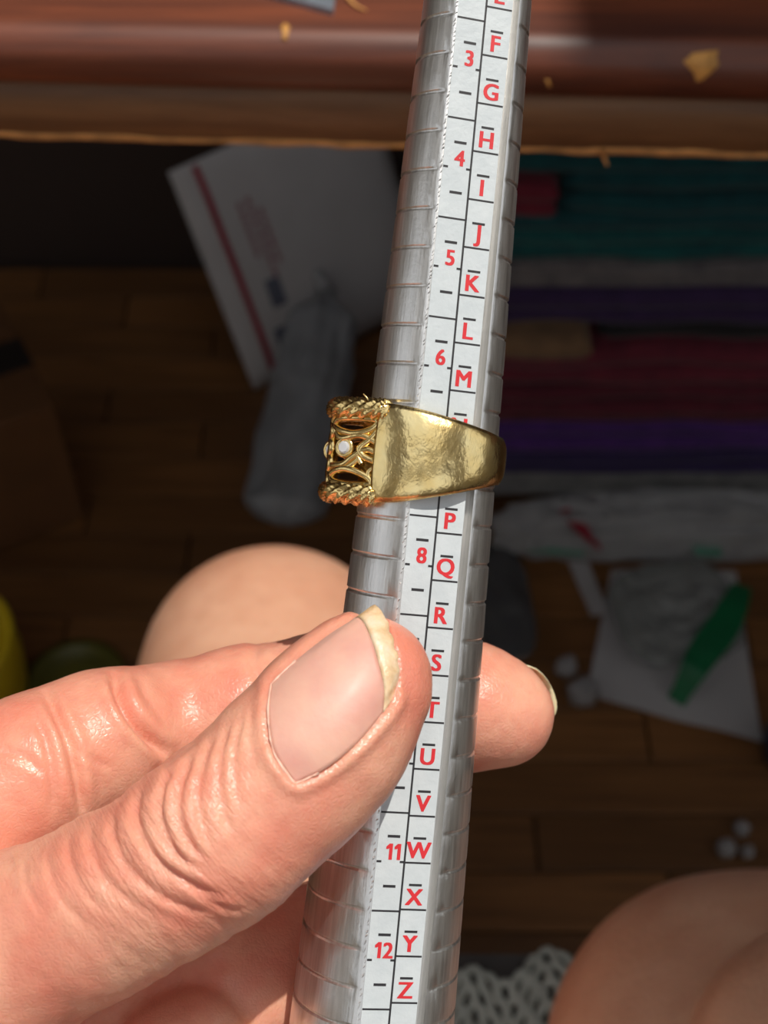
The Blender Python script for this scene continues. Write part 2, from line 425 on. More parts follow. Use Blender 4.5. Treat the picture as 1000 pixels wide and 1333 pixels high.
# cross section
NARC = 96
groove_px = [16 + 50.85 * k for k in range(-6, 36)]
grooves = sorted(on_flat(line_at(y), y)[0] for y in groove_px)
sts = list(np.arange(T0, T1 + 0.01, 2.2))
for g in grooves: sts += [g - 0.32, g - 0.2, g - 0.07, g + 0.07, g + 0.2, g + 0.32]
sts = sorted(s for s in sts if T0 <= s <= T1)
def gdepth(t):
    d = min(abs(t - g) for g in grooves)
    return 0.21 * max(0.0, min(1.0, (0.34 - d) / 0.2))
V = []
for t in sts:
    r = rad(t); fz_ = flat(t); hw = math.sqrt(max(0.1, r * r - fz_ * fz_)); gd = gdepth(t)
    sec = [(-hw + 0.12, fz_ + 0.0), (-2.0, fz_), (1.0, fz_), (hw - 1.22, fz_)]
    for k in range(1, 8):                            # round channel beside the label
        a = PI * k / 8
        sec.append((hw - 0.66 - 0.54 * math.cos(a), fz_ - 1.9 * math.sin(a)))
    sec.append((hw - 0.10, fz_))
    a0 = math.atan2(hw, fz_)
    for k in range(NARC):
        a = a0 + 0.015 + (2 * PI - 2 * a0 - 0.03) * k / (NARC - 1)
        edge = min(1.0, k / 3.0, (NARC - 1 - k) / 3.0)
        rr = r - gd * edge
        sec.append((rr * math.sin(a), rr * math.cos(a)))
    V += [mpt(t, l, n) for l, n in sec]
ns = len(sec)
Fc = [tuple(reversed(q)) for q in grid_faces(len(sts), ns, cv=True)]
Fc.append(tuple(range(ns - 1, -1, -1))); Fc.append(tuple((len(sts) - 1) * ns + k for k in range(ns)))
Vw = [cw(*p) for p in V]
mand = tag(empty('ring_mandrel', cw(*mpt(T0, 0, 0))), 'tapered silver ring sizing stick with red letters, held between thumb and finger', 'ring mandrel')
# body has its own axes along the rod so that the brushed grain follows it
R3 = Matrix([[*(RIGHT * lv[0] + UP * lv[1] + FWD * lv[2])], [*(RIGHT * nv[0] + UP * nv[1] + FWD * nv[2])], [*(RIGHT * AX[0] + UP * AX[1] + FWD * AX[2])]]).transposed()
if R3.determinant() < 0: R3 = Matrix([[-a for a in R3.col[0]], [*R3.col[1]], [*R3.col[2]]]).transposed()
MW = Matrix.Translation(cw(*A0)) @ R3.to_4x4(); MI = MW.inverted()
def mpart(name, Vworld, Fcs, mat, parent=mand, smooth=True):
    o = pyd(name, [MI @ Vector(p) for p in Vworld], Fcs, mat, None, smooth)
    o.parent = parent; bpy.context.view_layer.update()
    o.matrix_parent_inverse = parent.matrix_world.inverted(); o.matrix_basis = MW
    bpy.context.view_layer.update()
    return o
body = mpart('body', Vw, Fc, M['alu'])
mod = body.modifiers.new('es', 'EDGE_SPLIT'); mod.split_angle = math.radians(38)
# handle end below the frame
hv = []
for t, r in ((T0 + 1, rad(T0) - 0.3), (T0 - 3, rad(T0) - 0.3), (T0 - 3, 9.4), (T0 - 8, 10.2), (T0 - 60, 10.2), (T0 - 64, 9.0), (T0 - 65, 6)):
    hv.append([mpt(t, r * math.sin(2 * PI * k / 40), r * math.cos(2 * PI * k / 40)) for k in range(40)])
Vh = [cw(*p) for rg in hv for p in rg]
Fh = grid_faces(len(hv), 40, cv=True) + [tuple(range((len(hv) - 1) * 40, len(hv) * 40))]
mpart('handle', Vh, Fh, M['alu'], smooth=False)
# label strip
LL, LR = -3.92, 3.12
tl = [T0 + 6 + k * 4 for k in range(int((T1 - T0 - 12) / 4) + 1)]
V = []
for t in tl:
    fz_ = flat(t)
    V += [mpt(t, LL, fz_ - 0.05), mpt(t, LL, fz_ + 0.09), mpt(t, LR, fz_ + 0.09), mpt(t, LR, fz_ - 0.05)]
Fl = grid_faces(len(tl), 4, cv=True) + [(0, 1, 2, 3), tuple((len(tl) - 1) * 4 + k for k in (3, 2, 1, 0))]
label = mpart('label_strip', [cw(*p) for p in V], Fl, M['label'], smooth=False)
# ragged bright burr along the left edge of the flat
bv = []; t = T0 + 2
ring_ico = [(math.cos(a) * math.cos(b), math.sin(a) * math.cos(b), math.sin(b)) for b in (-0.9, 0, 0.9) for a in np.arange(0, 2 * PI, PI / 3)]
parts = []
while t < T1 - 2:
    r = rad(t); fz_ = flat(t); hw = math.sqrt(r * r - fz_ * fz_)
    w, l = random.uniform(0.05, 0.17), random.uniform(0.15, 0.5)
    ctr = (t, -hw + random.uniform(-0.05, 0.22), fz_ + 0.0)
    vs = []
    for b in (-1, 0, 1):
        for k in range(6):
            a = k * PI / 3; s = 0.45 if b else 1.0
            vs.append(cw(*mpt(ctr[0] + b * l * 0.6 + 0.25 * w * math.cos(a), ctr[1] + w * math.sin(a) * s + b * 0.1, ctr[2] + w * 0.8 * math.cos(a) * s)))
    parts.append((vs, grid_faces(3, 6, cv=True) + [tuple(range(5, -1, -1)), tuple(range(12, 18))]))
    t += random.uniform(0.35, 1.1)
v, f = join_vf(parts)
burr = mpart('edge_burr', v, f, M['alu'], smooth=False)
# printed lines
LIFT = 0.115
def strip(t0_, l0, t1_, l1, w):
    d = np.array((t1_ - t0_, l1 - l0)); d = d / np.linalg.norm(d); nn = np.array((-d[1], d[0])) * w / 2
    q = [(t0_ + nn[0], l0 + nn[1]), (t1_ + nn[0], l1 + nn[1]), (t1_ - nn[0], l1 - nn[1]), (t0_ - nn[0], l0 - nn[1])]
    return [cw(*mpt(a, b, flat(a) + LIFT - 0.012)) for a, b in q], [(0, 1, 2, 3)]
DIV = on_flat(628, 60)[1]
parts = [strip(T0 + 6, DIV, T1 - 6, DIV, 0.26)]
num_rows = {}
def t_at(py, col): return on_flat(line_at(py) + (21 if col == 0 else 58), py)[0]
def num_y(s): return 75.5 + (s - 3) * 129.9 - (s - 3) ** 2 * 0.1
for s in range(1, 15):
    yb = num_y(s)
    tb = t_at(yb - 51, 0); parts.append(strip(tb, LL + 0.05, tb, DIV, 0.24))
    for dy in (-20, 45):
        td_ = t_at(yb + dy, 0); parts.append(strip(td_, -2.75, td_, -1.15, 0.34))
    tt = t_at(yb + 13, 0)
    parts.append(strip(tt, LL + 0.05, tt, -3.25, 0.28)); parts.append(strip(tt, DIV - 0.6, tt, DIV, 0.28))
let = 'BCDEFGHIJKLMNOPQRSTUVWXYZ'
def let_y(ch):
    k = ord(ch) - ord('F'); return 57.5 + 62.6 * k - 0.052 * k * k
for ch in let:
    y = let_y(ch)
    tl_ = t_at(y + 16.5, 1); parts.append(strip(tl_, DIV, tl_, LR - 0.05, 0.24))
    td_ = t_at(y - 15.5, 1); parts.append(strip(td_, (DIV + LR) / 2 - 0.85, td_, (DIV + LR) / 2 + 0.80, 0.30))
v, f = join_vf(parts)
mpart('scale_lines', v, f, M['black_ink'], label, smooth=False)
def text_obj(txt, name, t, l, size, parent, wide=1.0):
    if '1' in txt:
        co, tris = number_glyphs(txt)
    else: co, tris = font_glyph(txt)
    lo, hi = co.min(0), co.max(0)
    c = (lo + hi) / 2; k = size / 0.74
    V = []; Fs = []
    for i, (ox, oy) in enumerate(((-0.034, 0.012), (0.034, 0.012), (-0.034, -0.012), (0.034, -0.012), (0, 0))):   # heavy strokes
        o_ = len(V)
        for p in co:
            x, y = (p[0] - c[0] + ox) * k * wide, (p[1] - c[1] + oy) * k
            V.append(cw(*mpt(t + y, l + x, flat(t + y) + LIFT + i * 0.002)))
        Fs += [tuple(q + o_ for q in f_) for f_ in tris]
    return mpart(name, V, Fs, M['red_ink'], parent, smooth=False)
def font_glyph(txt):
    cu = bpy.data.curves.new('txt', 'FONT'); cu.body = txt; cu.align_x = 'CENTER'; cu.align_y = 'CENTER'
    cu.size = 1.0; cu.resolution_u = 4
    ob = bpy.data.objects.new('txt', cu); COL.objects.link(ob)
    dg = bpy.context.evaluated_depsgraph_get(); me = bpy.data.meshes.new_from_object(ob.evaluated_get(dg))
    bpy.data.objects.remove(ob)
    co = np.array([v.co[:] for v in me.vertices]); tris = [tuple(q.vertices) for q in me.polygons]
    bpy.data.meshes.remove(me)
    return co, tris
def number_glyphs(txt):                              # a one with a flag, set beside the other digit
    V = []; T = []; x = 0.0
    for ch in txt:
        if ch == '1':
            co = np.array([(0.15, 0, 0), (0.25, 0, 0), (0.25, 0.70, 0), (0.15, 0.70, 0), (0.15, 0.56, 0), (0.0, 0.46, 0), (0.0, 0.56, 0)]); tr = [(0, 1, 2, 3), (3, 6, 5, 4)]
        else:
            co, tr = font_glyph(ch); co = co - co.min(0)
        o_ = len(V); V += [tuple(p + np.array((x, 0, 0))) for p in co]; T += [tuple(q + o_ for q in f_) for f_ in tr]
        x += co[:, 0].max() + 0.15
    return np.array(V), T
for s in range(1, 15):
    text_obj(str(s), 'printed_number', t_at(num_y(s), 0), -1.85, 2.05, label, 0.95)
for ch in let:
    text_obj(ch, 'printed_letter', t_at(let_y(ch), 1), (DIV + LR) / 2 - 0.05, 2.15, label)

# ------------------------------------------------------------------ gold ring (same rod frame)
RT = (lambda d: None)
def ring_frame():
    d = np.array(((561 - 500) / F, (666.5 - 593) / F, 1.0)); p = d * 160.5
    return (p - A0).dot(AX)
T_R = ring_frame()
ex = np.array((1.0, 0, 0)); ex -= AX * ex.dot(AX); ex /= np.linalg.norm(ex)
ey = np.cross(AX, ex); ey = ey if ey[2] < 0 else -ey                # towards the viewer
def rp(th, r, a):                                   # ring polar: degrees, radius, height along rod
    th = math.radians(th)
    return cw(*(A0 + AX * (T_R + a + 0.35 * math.cos(th)) + ex * (r * math.cos(th)) + ey * (r * math.sin(th))))
R_IN = rad(T_R) + 0.02
def sm(a, b, x):
    x = max(0, min(1, (x - a) / (b - a))); return x * x * (3 - 2 * x)
def hh_(th):                                        # half height of band at an angle (0 = right, 180 = setting)
    a = abs(((th + 180) % 360) - 180)
    return 3.05 + 3.2 * sm(0, 1, max(0, a - 12) / 125) if a < 137 else 6.25
def rout(th):
    a = abs(((th + 180) % 360) - 180)
    return R_IN + 1.15 + 0.30 * sm(20, 50, a) + 0.55 * sm(85, 132, a)
ringE = tag(empty('gold_ring', rp(0, 0, 0)), 'wide yellow gold ring with filigree setting and small clear stone, on the sizing stick', 'ring')
def rpart(name, V, Fs, mat, parent=ringE, smooth=True):
    o = pyd(name, [MI @ Vector(p) for p in V], Fs, mat, None, smooth); o.parent = parent
    bpy.context.view_layer.update()
    o.matrix_parent_inverse = parent.matrix_world.inverted(); o.matrix_basis = MW
    bpy.context.view_layer.update(); return o
ths = np.linspace(-134, 134, 150); V = []
for th in ths:
    h = hh_(th); ro = rout(th); edge = 0.55
    sec = [(R_IN, -h + 0.15), (R_IN, h - 0.15), (R_IN + 0.2, h)]
    for k in range(17):
        u = -1 + 2 * k / 16
        rr = ro - 0.55 * abs(u) ** 4 - 0.12 * u * u
        sec.append((max(rr, R_IN + 0.4), -u * (h - 0.02)))
    sec.append((R_IN + 0.2, -h))
    for r, a in sec: V.append(rp(th, r, a))
ns = len(sec)
Fb = grid_faces(len(ths), ns, cv=True) + [tuple(range(ns)), tuple((len(ths) - 1) * ns + k for k in range(ns - 1, -1, -1))]
rpart('band', V, Fb, M['gold'])
# inner shell under the pierced setting
V = []; ths = np.linspace(130, 230, 50)
for th in ths:
    for r, a in ((R_IN, -6.0), (R_IN, 6.0), (R_IN + 0.45, 6.0), (R_IN + 0.45, -6.0)): V.append(rp(th, r, a))
rpart('setting_base', V, grid_faces(50, 4, cv=True), M['gold'])
def rh(th):                                         # outer radius of the raised setting
    a = abs(180 - th)
    return R_IN + 1.7 + 3.05 * (1 - sm(12, 50, a))
# twisted rope rails along both rims
for sgn in (1, -1):
    th0, th1 = (126, 236) if sgn > 0 else (130, 236)
    pts = [tuple(rp(th, rh(th) - 0.75, sgn * 5.35)) for th in np.linspace(th0, th1, 150)]
    v, f = tube(pts, lambda u: 0.00132 * min(1, 0.5 + 12 * u, 0.5 + 12 * (1 - u)), 20, lobes=6, lob_amp=0.2, twist=5 * PI)
    rl = rpart('rope_rail', v, f, M['gold2'])
    # small bright beads pressed between the strands
    bps = []
    for th in np.linspace(th0 + 3, th1 - 3, 34):
        for q in (-0.55, 0.25, 0.8):
            c = rp(th + 2.0 * q, rh(th) - 0.75 + 1.02 * math.cos(q * 1.3), sgn * 5.35 + 1.0 * math.sin(q * 1.3))
            rr = 0.00026
            vs = [c + Vector((math.cos(a) * math.cos(b), math.sin(a) * math.cos(b), math.sin(b))) * rr for b in (-1.1, -0.3, 0.5, 1.2) for a in np.arange(0, 2 * PI, PI / 3)]
            bps.append((vs, grid_faces(4, 6, cv=True) + [tuple(range(5, -1, -1)), tuple(range(18, 24))]))
    v, f = join_vf(bps); rpart('grain_beads', v, f, M['gold2'], rl)
    V = []
    for th in np.linspace(th0 + 2, th1 - 2, 60):   # wall under the rail
        for r, a in ((R_IN + 0.2, sgn * 4.7), (R_IN + 0.2, sgn * 5.9), (rh(th) - 1.0, sgn * 5.9), (rh(th) - 1.0, sgn * 4.7)): V.append(rp(th, r, a))
    rpart('rail_wall', V, grid_faces(60, 4, cv=True) + [(0, 1, 2, 3), (239, 238, 237, 236)], M['gold'])
# filigree: leaf loops and scrolls between the rails
def wire(pts, r, closed=False, sub=8, lift=0.0):
    c = catmull([(a, b, 0) for a, b in pts], sub, closed)
    P = [tuple(rp(q[0], rh(q[0]) - 0.55 + lift, q[1])) for q in c]
    return tube(P, r * 0.00118, 8, closed)
def ang(px):                                        # column in the photograph -> angle around ring (approx.)
    return px
loops = [
    ([(136, 4.0), (150, 4.2), (163, 3.9), (166, 3.0), (152, 2.2), (140, 2.9)], 0.42, True),
    ([(133, 1.0), (146, 2.0), (158, 1.5), (164, 2.2)], 0.40, False),
    ([(133, 3.2), (140, 1.6), (146, 0.4), (143, -0.6), (134, -1.2)], 0.42, False),
    ([(133, -0.2), (142, 0.3), (150, -0.8), (156, -1.8), (166, -2.0)], 0.40, False),
    ([(136, -4.0), (150, -4.3), (163, -4.0), (165, -3.1), (154, -2.3), (141, -3.0)], 0.44, True),
    ([(133, -1.6), (139, -2.6), (135, -4.2)], 0.36, False),
    ([(146, -0.9), (151, -1.9), (158, -2.6)], 0.34, False),
    ([(142, 0.4), (147, -0.4), (144, -1.6)], 0.32, False),
    ([(168, 4.6), (171, 3.4), (168, 2.4), (172, 1.4), (169, 0.4), (172, -0.7), (169, -1.7), (172, -2.8), (169, -3.8), (171, -4.6)], 0.55, False),
    ([(190, 4.6), (188, 2.4), (191, 0.4), (188, -1.7), (190, -4.6)], 0.55, False),
    ([(180, 4.6), (184, 2.5), (176, 0), (184, -2.5), (180, -4.6)], 0.45, False),
    ([(224, 3.9), (210, 4.2), (197, 3.9), (195, 3.0), (208, 2.2), (220, 2.9)], 0.42, True),
    ([(224, -3.9), (210, -4.2), (197, -3.9), (195, -3.0), (208, -2.2), (220, -2.9)], 0.42, True),
    ([(226, 1.0), (212, 1.2), (202, 0), (212, -1.2), (226, -1.0)], 0.42, False)]
for pts, r, cl in loops:
    v, f = wire(pts, r, cl)
    rpart('filigree_wire', v, f, M['gold2'])
# stone in a round collet, between the scrolls
def collet(th, a, rr):
    c = Vector(rp(th, rh(th) - 0.55, a)); n = (c - Vector(rp(th, 0, a))).normalized()
    n = (n * 0.62 - FWD * 0.78).normalized()
    x = n.orthogonal().normalized(); y = n.cross(x)
    P = [tuple(c + (x * math.cos(q) + y * math.sin(q)) * rr) for q in np.linspace(0, 2 * PI, 28, endpoint=False)]
    v, f = tube(P, 0.00032, 8, True); rpart('collet', v, f, M['gold2'])
    V = [c - n * rr * 0.9]; m = 8
    for k in range(m): V.append(c + (x * math.cos(2 * PI * k / m) + y * math.sin(2 * PI * k / m)) * rr * 0.98)
    for k in range(m): V.append(c + (x * math.cos(2 * PI * (k + .5) / m) + y * math.sin(2 * PI * (k + .5) / m)) * rr * 0.6 + n * rr * 0.42)
    Fs = [(0, 1 + (k + 1) % m, 1 + k) for k in range(m)]
    for k in range(m):
        Fs.append((1 + k, 1 + (k + 1) % m, 9 + k)); Fs.append((1 + (k + 1) % m, 9 + (k + 1) % m, 9 + k))
    Fs.append(tuple(range(9, 17)))
    s = rpart('stone', V, Fs, M['stone'], smooth=False); tag(s, 'small clear faceted stone')
collet(156, 0.35, 0.00105)
collet(180, 0.0, 0.0011)
v, f = tube([tuple(rp(140, rh(140) + 0.1, 6.2)), tuple(rp(142, rh(142) + 0.2, 6.7)), tuple(rp(144, rh(144) + 0.3, 7.15))], lambda u: 0.00016 * (1 - 0.5 * u), 6)
rpart('prong', v, f, M['gold2'])
#HAND
# ------------------------------------------------------------------ the person: left hand and both knees
def capsule(P, a, b, ra, rb, fl=1.0):
    """distance to a tapered capsule; fl < 1 flattens it along the view depth"""
    ab = b - a; q = [P[..., i] - a[i] for i in range(3)]
    h = np.clip((q[0] * ab[0] + q[1] * ab[1] + q[2] * ab[2]) / ab.dot(ab), 0, 1)
    dx = q[0] - h * ab[0]; dy = q[1] - h * ab[1]; dz = (q[2] - h * ab[2]) / fl
    return np.sqrt(dx * dx + dy * dy + dz * dz) - (ra + (rb - ra) * h)
def smin(a, b, k):
    h = np.clip(0.5 + 0.5 * (b - a) / k, 0, 1)
    return b + (a - b) * h - k * h * (1 - h)
def J(px, py, D, rpx): return (cpx(px, py, D), rpx * D / F)
def chain(js, k, fl=1.0):
    return [(a[0], b[0], a[1], b[1], k, fl) for a, b in zip(js, js[1:])]
TH = [J(478, 884, 153.6, 79), J(462, 905, 153.2, 91), J(418, 962, 151.6, 107), J(358, 1024, 150.0, 107), J(283, 1088, 148.6, 111), J(211, 1140, 149.5, 105),
      J(135, 1180, 151.5, 109), J(-30, 1258, 156, 134), J(-230, 1360, 168, 185)]
IX = [J(-230, 1150, 174, 150), J(-70, 1090, 171, 118), J(50, 1010, 175, 106), J(128, 972, 179, 96), J(160, 962, 182, 90), J(222, 952, 187, 87), J(310, 934, 188, 89), J(430, 908, 188.3, 84),
      J(545, 914, 188.5, 83), J(618, 921, 188.5, 81), J(655, 929, 188, 66)]
MF = [J(-200, 1330, 184, 150), J(20, 1334, 181, 104), J(170, 1320, 180, 98), J(300, 1284, 182, 100), J(430, 1236, 189.8, 87), J(520, 1232, 191, 68)]
RF = [J(-200, 1470, 190, 150), J(20, 1460, 188, 95), J(140, 1430, 182, 84), J(222, 1372, 172, 76), J(258, 1350, 170.5, 62)]
PALM = [(cpx(-230, 1370, 182), cpx(-430, 1330, 196), 22.0, 30.0, 9.0, 1.0), (cpx(-180, 1120, 188), cpx(-430, 1300, 200), 15.0, 26.0, 9.0, 1.0),
        (cpx(-200, 1330, 196), cpx(-430, 1380, 200), 17.0, 26.0, 9.0, 1.0)]
groups = [chain(TH, 3.2, 0.93), chain(IX, 2.0), chain(MF, 2.4), chain(RF, 2.4), PALM]
def hand_eval(P, cut=None):
    tot = None
    for gi, g in enumerate(groups):
        d = None
        for a, b, ra, rb, k, fl in g:
            c = capsule(P, a, b, ra, rb, fl); d = c if d is None else smin(d, c, k)
        tot = d if tot is None else smin(tot, d, 1.2 if gi < 4 else 8.0)
    return tot
def surface_nets(Fd, org, h):
    sg = Fd < 0
    c8 = [(i, j, k) for i in (0, 1) for j in (0, 1) for k in (0, 1)]
    nx, ny, nz = (s - 1 for s in Fd.shape)
    cnt = np.zeros((nx, ny, nz), np.int8)
    for i, j, k in c8: cnt += sg[i:i + nx, j:j + ny, k:k + nz]
    act = np.argwhere((cnt > 0) & (cnt < 8))
    vals = np.stack([Fd[act[:, 0] + i, act[:, 1] + j, act[:, 2] + k] for i, j, k in c8], 1)
    acc = np.zeros((len(act), 3)); num = np.zeros(len(act))
    for a in range(8):
        for b in range(a + 1, 8):
            if sum(abs(x - y) for x, y in zip(c8[a], c8[b])) != 1: continue
            va, vb = vals[:, a], vals[:, b]; m = (va < 0) != (vb < 0)
            tt = np.where(m, va / np.where(m, va - vb, 1), 0)[:, None]
            pa, pb = np.array(c8[a]), np.array(c8[b])
            acc += np.where(m[:, None], pa + (pb - pa) * tt, 0); num += m
    vert = org + (act + acc / num[:, None]) * h
    idx = -np.ones((nx, ny, nz), np.int32); idx[act[:, 0], act[:, 1], act[:, 2]] = np.arange(len(act))
    quads = []
    for ax in range(3):
        s0 = [slice(None)] * 3; s1 = [slice(None)] * 3; s0[ax] = slice(0, -1); s1[ax] = slice(1, None)
        A, B = sg[tuple(s0)], sg[tuple(s1)]
        e = np.argwhere(A != B); flip = A[e[:, 0], e[:, 1], e[:, 2]]
        o1, o2 = [(ax + 1) % 3, (ax + 2) % 3]
        ok = (e[:, o1] > 0) & (e[:, o2] > 0) & (e[:, o1] < (nx, ny, nz)[o1]) & (e[:, o2] < (nx, ny, nz)[o2]) & (e[:, ax] < (nx, ny, nz)[ax])
        e = e[ok]; flip = flip[ok]
        def g(d1, d2):
            q = e.copy(); q[:, o1] += d1; q[:, o2] += d2; return idx[q[:, 0], q[:, 1], q[:, 2]]
        q = np.stack([g(-1, -1), g(0, -1), g(0, 0), g(-1, 0)], 1)
        q[~flip] = q[~flip][:, ::-1]
        quads.append(q)
    return vert, np.concatenate(quads)
def grid_field(lo, hi, h, gset, kbetween):
    ax = [np.arange(lo[i], hi[i] + h, h, dtype=np.float32) for i in range(3)]
    tot = np.full([len(a) for a in ax], 40.0, np.float32)
    for g, kb in zip(gset, kbetween):
        d = np.full(tot.shape, 40.0, np.float32)
        for a, b, ra, rb, k, fl in g:
            m = max(ra, rb) + 10
            sl = []
            for i in range(3):
                i0 = int(np.searchsorted(ax[i], min(a[i], b[i]) - m)); i1 = int(np.searchsorted(ax[i], max(a[i], b[i]) + m))
                sl.append(slice(i0, i1))
            if any(s.stop - s.start < 1 for s in sl): continue
            P = np.stack(np.meshgrid(ax[0][sl[0]], ax[1][sl[1]], ax[2][sl[2]], indexing='ij'), -1)
            s = tuple(sl); d[s] = smin(d[s], capsule(P, a, b, ra, rb, fl).astype(np.float32), k)
        tot = smin(tot, d, kb)
    return tot
HV = 0.5
lo = np.array((-104.0, -86.0, 132.0)); hi = np.array((32.0, 0.0, 214.0))
fld = grid_field(lo, hi, HV, groups, [1.2, 1.2, 1.2, 1.2, 8.0])
hv_, hq = surface_nets(fld, lo, HV)
# vertex normals from the field gradient
def grad(P):
    e = 0.3; g = np.zeros_like(P)
    for i in range(3):
        d = np.zeros(3); d[i] = e
        g[:, i] = hand_eval(P + d) - hand_eval(P - d)
    return g / (np.linalg.norm(g, axis=1)[:, None] + 1e-9)
nrm_ = np.zeros_like(hv_)
fn = np.cross(hv_[hq[:, 2]] - hv_[hq[:, 0]], hv_[hq[:, 3]] - hv_[hq[:, 1]])
for k in range(4): np.add.at(nrm_, hq[:, k], fn)
nrm_ /= np.linalg.norm(nrm_, axis=1)[:, None] + 1e-9
# nail of the thumb: outline followed along the flesh
def coons(c0, c1, d0, d1, nu, nv):
    """c0,c1 along u (v=0,1), d0,d1 along v (u=0,1); polylines resampled"""
    def rs(c, n):
        c = np.array(catmull(c, 12)); s = np.r_[0, np.cumsum(np.linalg.norm(np.diff(c, axis=0), axis=1))]
        return np.stack([np.interp(np.linspace(0, s[-1], n), s, c[:, i]) for i in range(2)], 1)
    C0, C1, D0, D1 = rs(c0, nu), rs(c1, nu), rs(d0, nv), rs(d1, nv)
    u = np.linspace(0, 1, nu)[:, None, None]; v = np.linspace(0, 1, nv)[None, :, None]
    return ((1 - v) * C0[:, None] + v * C1[:, None] + (1 - u) * D0[None] + u * D1[None]
            - ((1 - u) * (1 - v) * C0[0] + u * (1 - v) * C0[-1] + (1 - u) * v * C1[0] + u * v * C1[-1]))
NU, NV = 36, 26
PXY = coons([(353, 890), (385, 860), (430, 825), (474, 798)], [(384, 1020), (425, 1000), (470, 962), (514, 908)],
            [(353, 890), (349, 930), (357, 980), (384, 1020)], [(474, 798), (488, 788), (502, 806), (514, 840), (520, 876), (514, 908)], NU, NV)
flat_px = PXY.reshape(-1, 2)
dirs = np.stack([(flat_px[:, 0] - 500) / F, (666.5 - flat_px[:, 1]) / F, np.ones(len(flat_px))], 1)
Dm = np.full(len(dirs), 136.0)
for _ in range(60): Dm += np.clip(hand_eval(dirs * Dm[:, None]), -2, 2) * 0.8
hit = (hand_eval(dirs * Dm[:, None]) < 0.1) & (Dm < 158)
uu = np.repeat(np.linspace(0, 1, NU), NV); vv = np.tile(np.linspace(0, 1, NV), NU)
B = np.stack([np.ones_like(uu), uu, vv, uu * uu, uu * vv, vv * vv, uu ** 2 * vv, uu * vv * vv], 1)
inner = hit & (uu < 0.8)
cf = np.linalg.lstsq(B[inner], Dm[inner], rcond=None)[0]
Dn = B @ cf
Dn = np.where(hit, np.minimum(Dn, Dm + 0.15), Dn) - 0.22 - 0.28 * np.sin(np.clip(uu, 0, 1) * PI / 2) * (1 - np.abs(2 * vv - 1) ** 3)
NP = dirs * Dn[:, None]
def plate(P, nu, nv, th, dirn):
    """closed thin shell from a grid of points"""
    V = list(P) + list(P + dirn * th); n = nu * nv
    Fs = grid_faces(nu, nv) + [tuple(reversed(q)) for q in grid_faces(nu, nv, off=n)]
    rim = [i * nv for i in range(nu)] + [(nu - 1) * nv + j for j in range(1, nv)] + [i * nv + nv - 1 for i in range(nu - 2, -1, -1)] + [j for j in range(nv - 2, 0, -1)]
    for a, b in zip(rim, rim[1:] + rim[:1]): Fs.append((a, n + a, n + b, b))
    return V, Fs
# skin relief: creases traced along the flesh, knuckle folds and the groove around the nail
px = 500 + hv_[:, 0] / hv_[:, 2] * F; py = 666.5 - hv_[:, 1] / hv_[:, 2] * F; dep = hv_[:, 2]
def pdist(poly):
    poly = np.array(poly, float); best = np.full(len(px), 1e9); s_at = np.zeros(len(px))
    L = 0
    for a, b in zip(poly, poly[1:]):
        ab = b - a; l = np.linalg.norm(ab)
        h = np.clip(((px - a[0]) * ab[0] + (py - a[1]) * ab[1]) / (l * l), 0, 1)
        d = np.hypot(px - a[0] - h * ab[0], py - a[1] - h * ab[1])
        m = d < best; best[m] = d[m]; s_at[m] = L + h[m] * l; L += l
    return best, s_at / L
thumb_front = (nrm_[:, 2] < 0.25) & (np.array(dep) < 160)
index_front = (nrm_[:, 2] < 0.25) & (dep >= 160)
disp = np.zeros(len(px))
def crease(poly, amp, w, mask, swell=0.35):
    c = np.array(catmull(poly, 6)); d, s = pdist(c)
    env = np.clip(np.minimum(s, 1 - s) * 6, 0, 1) ** 0.7
    disp[mask] += (-amp * env * np.exp(-(d / w) ** 2) + amp * swell * env * np.exp(-((d - 2.4 * w) / (1.4 * w)) ** 2))[mask]
TC = [([(186, 1020), (176, 1060), (188, 1098), (214, 1128), (252, 1152), (292, 1168)], 0.62, 5.0),
      ([(222, 1004), (208, 1040), (212, 1078), (232, 1112), (262, 1134)], 0.50, 4.2),
      ([(248, 986), (232, 1030), (236, 1072), (252, 1104), (270, 1122)], 0.62, 4.6),
      ([(276, 962), (262, 1000), (258, 1042), (266, 1084), (280, 1112)], 0.42, 4.0),
      ([(300, 940), (288, 980), (286, 1024), (294, 1066), (306, 1092)], 0.34, 3.6),
      ([(318, 930), (306, 976), (308, 1026), (316, 1056)], 0.26, 3.2),
      ([(150, 1048), (146, 1084), (160, 1122), (190, 1152), (228, 1176), (270, 1190)], 0.42, 4.6),
      ([(120, 1066), (118, 1100), (134, 1140), (164, 1170), (206, 1196)], 0.30, 4.2),
      ([(92, 1082), (90, 1118), (108, 1158), (140, 1190)], 0.22, 4.0),
      ([(64, 1094), (64, 1132), (80, 1172), (112, 1206)], 0.18, 4.0),
      ([(196, 1066), (214, 1100), (240, 1126)], 0.28, 3.0), ([(222, 1050), (236, 1088), (256, 1116)], 0.28, 3.0),
      ([(246, 1150), (280, 1176), (320, 1188)], 0.30, 4.0), ([(170, 1006), (196, 1000), (230, 982), (262, 956)], 0.22, 3.4),
      ([(330, 920), (326, 960), (334, 1000)], 0.16, 3.0), ([(30, 1110), (34, 1150), (52, 1190)], 0.15, 4.0)]
for poly, amp, w in TC: crease(poly, amp, w, thumb_front)
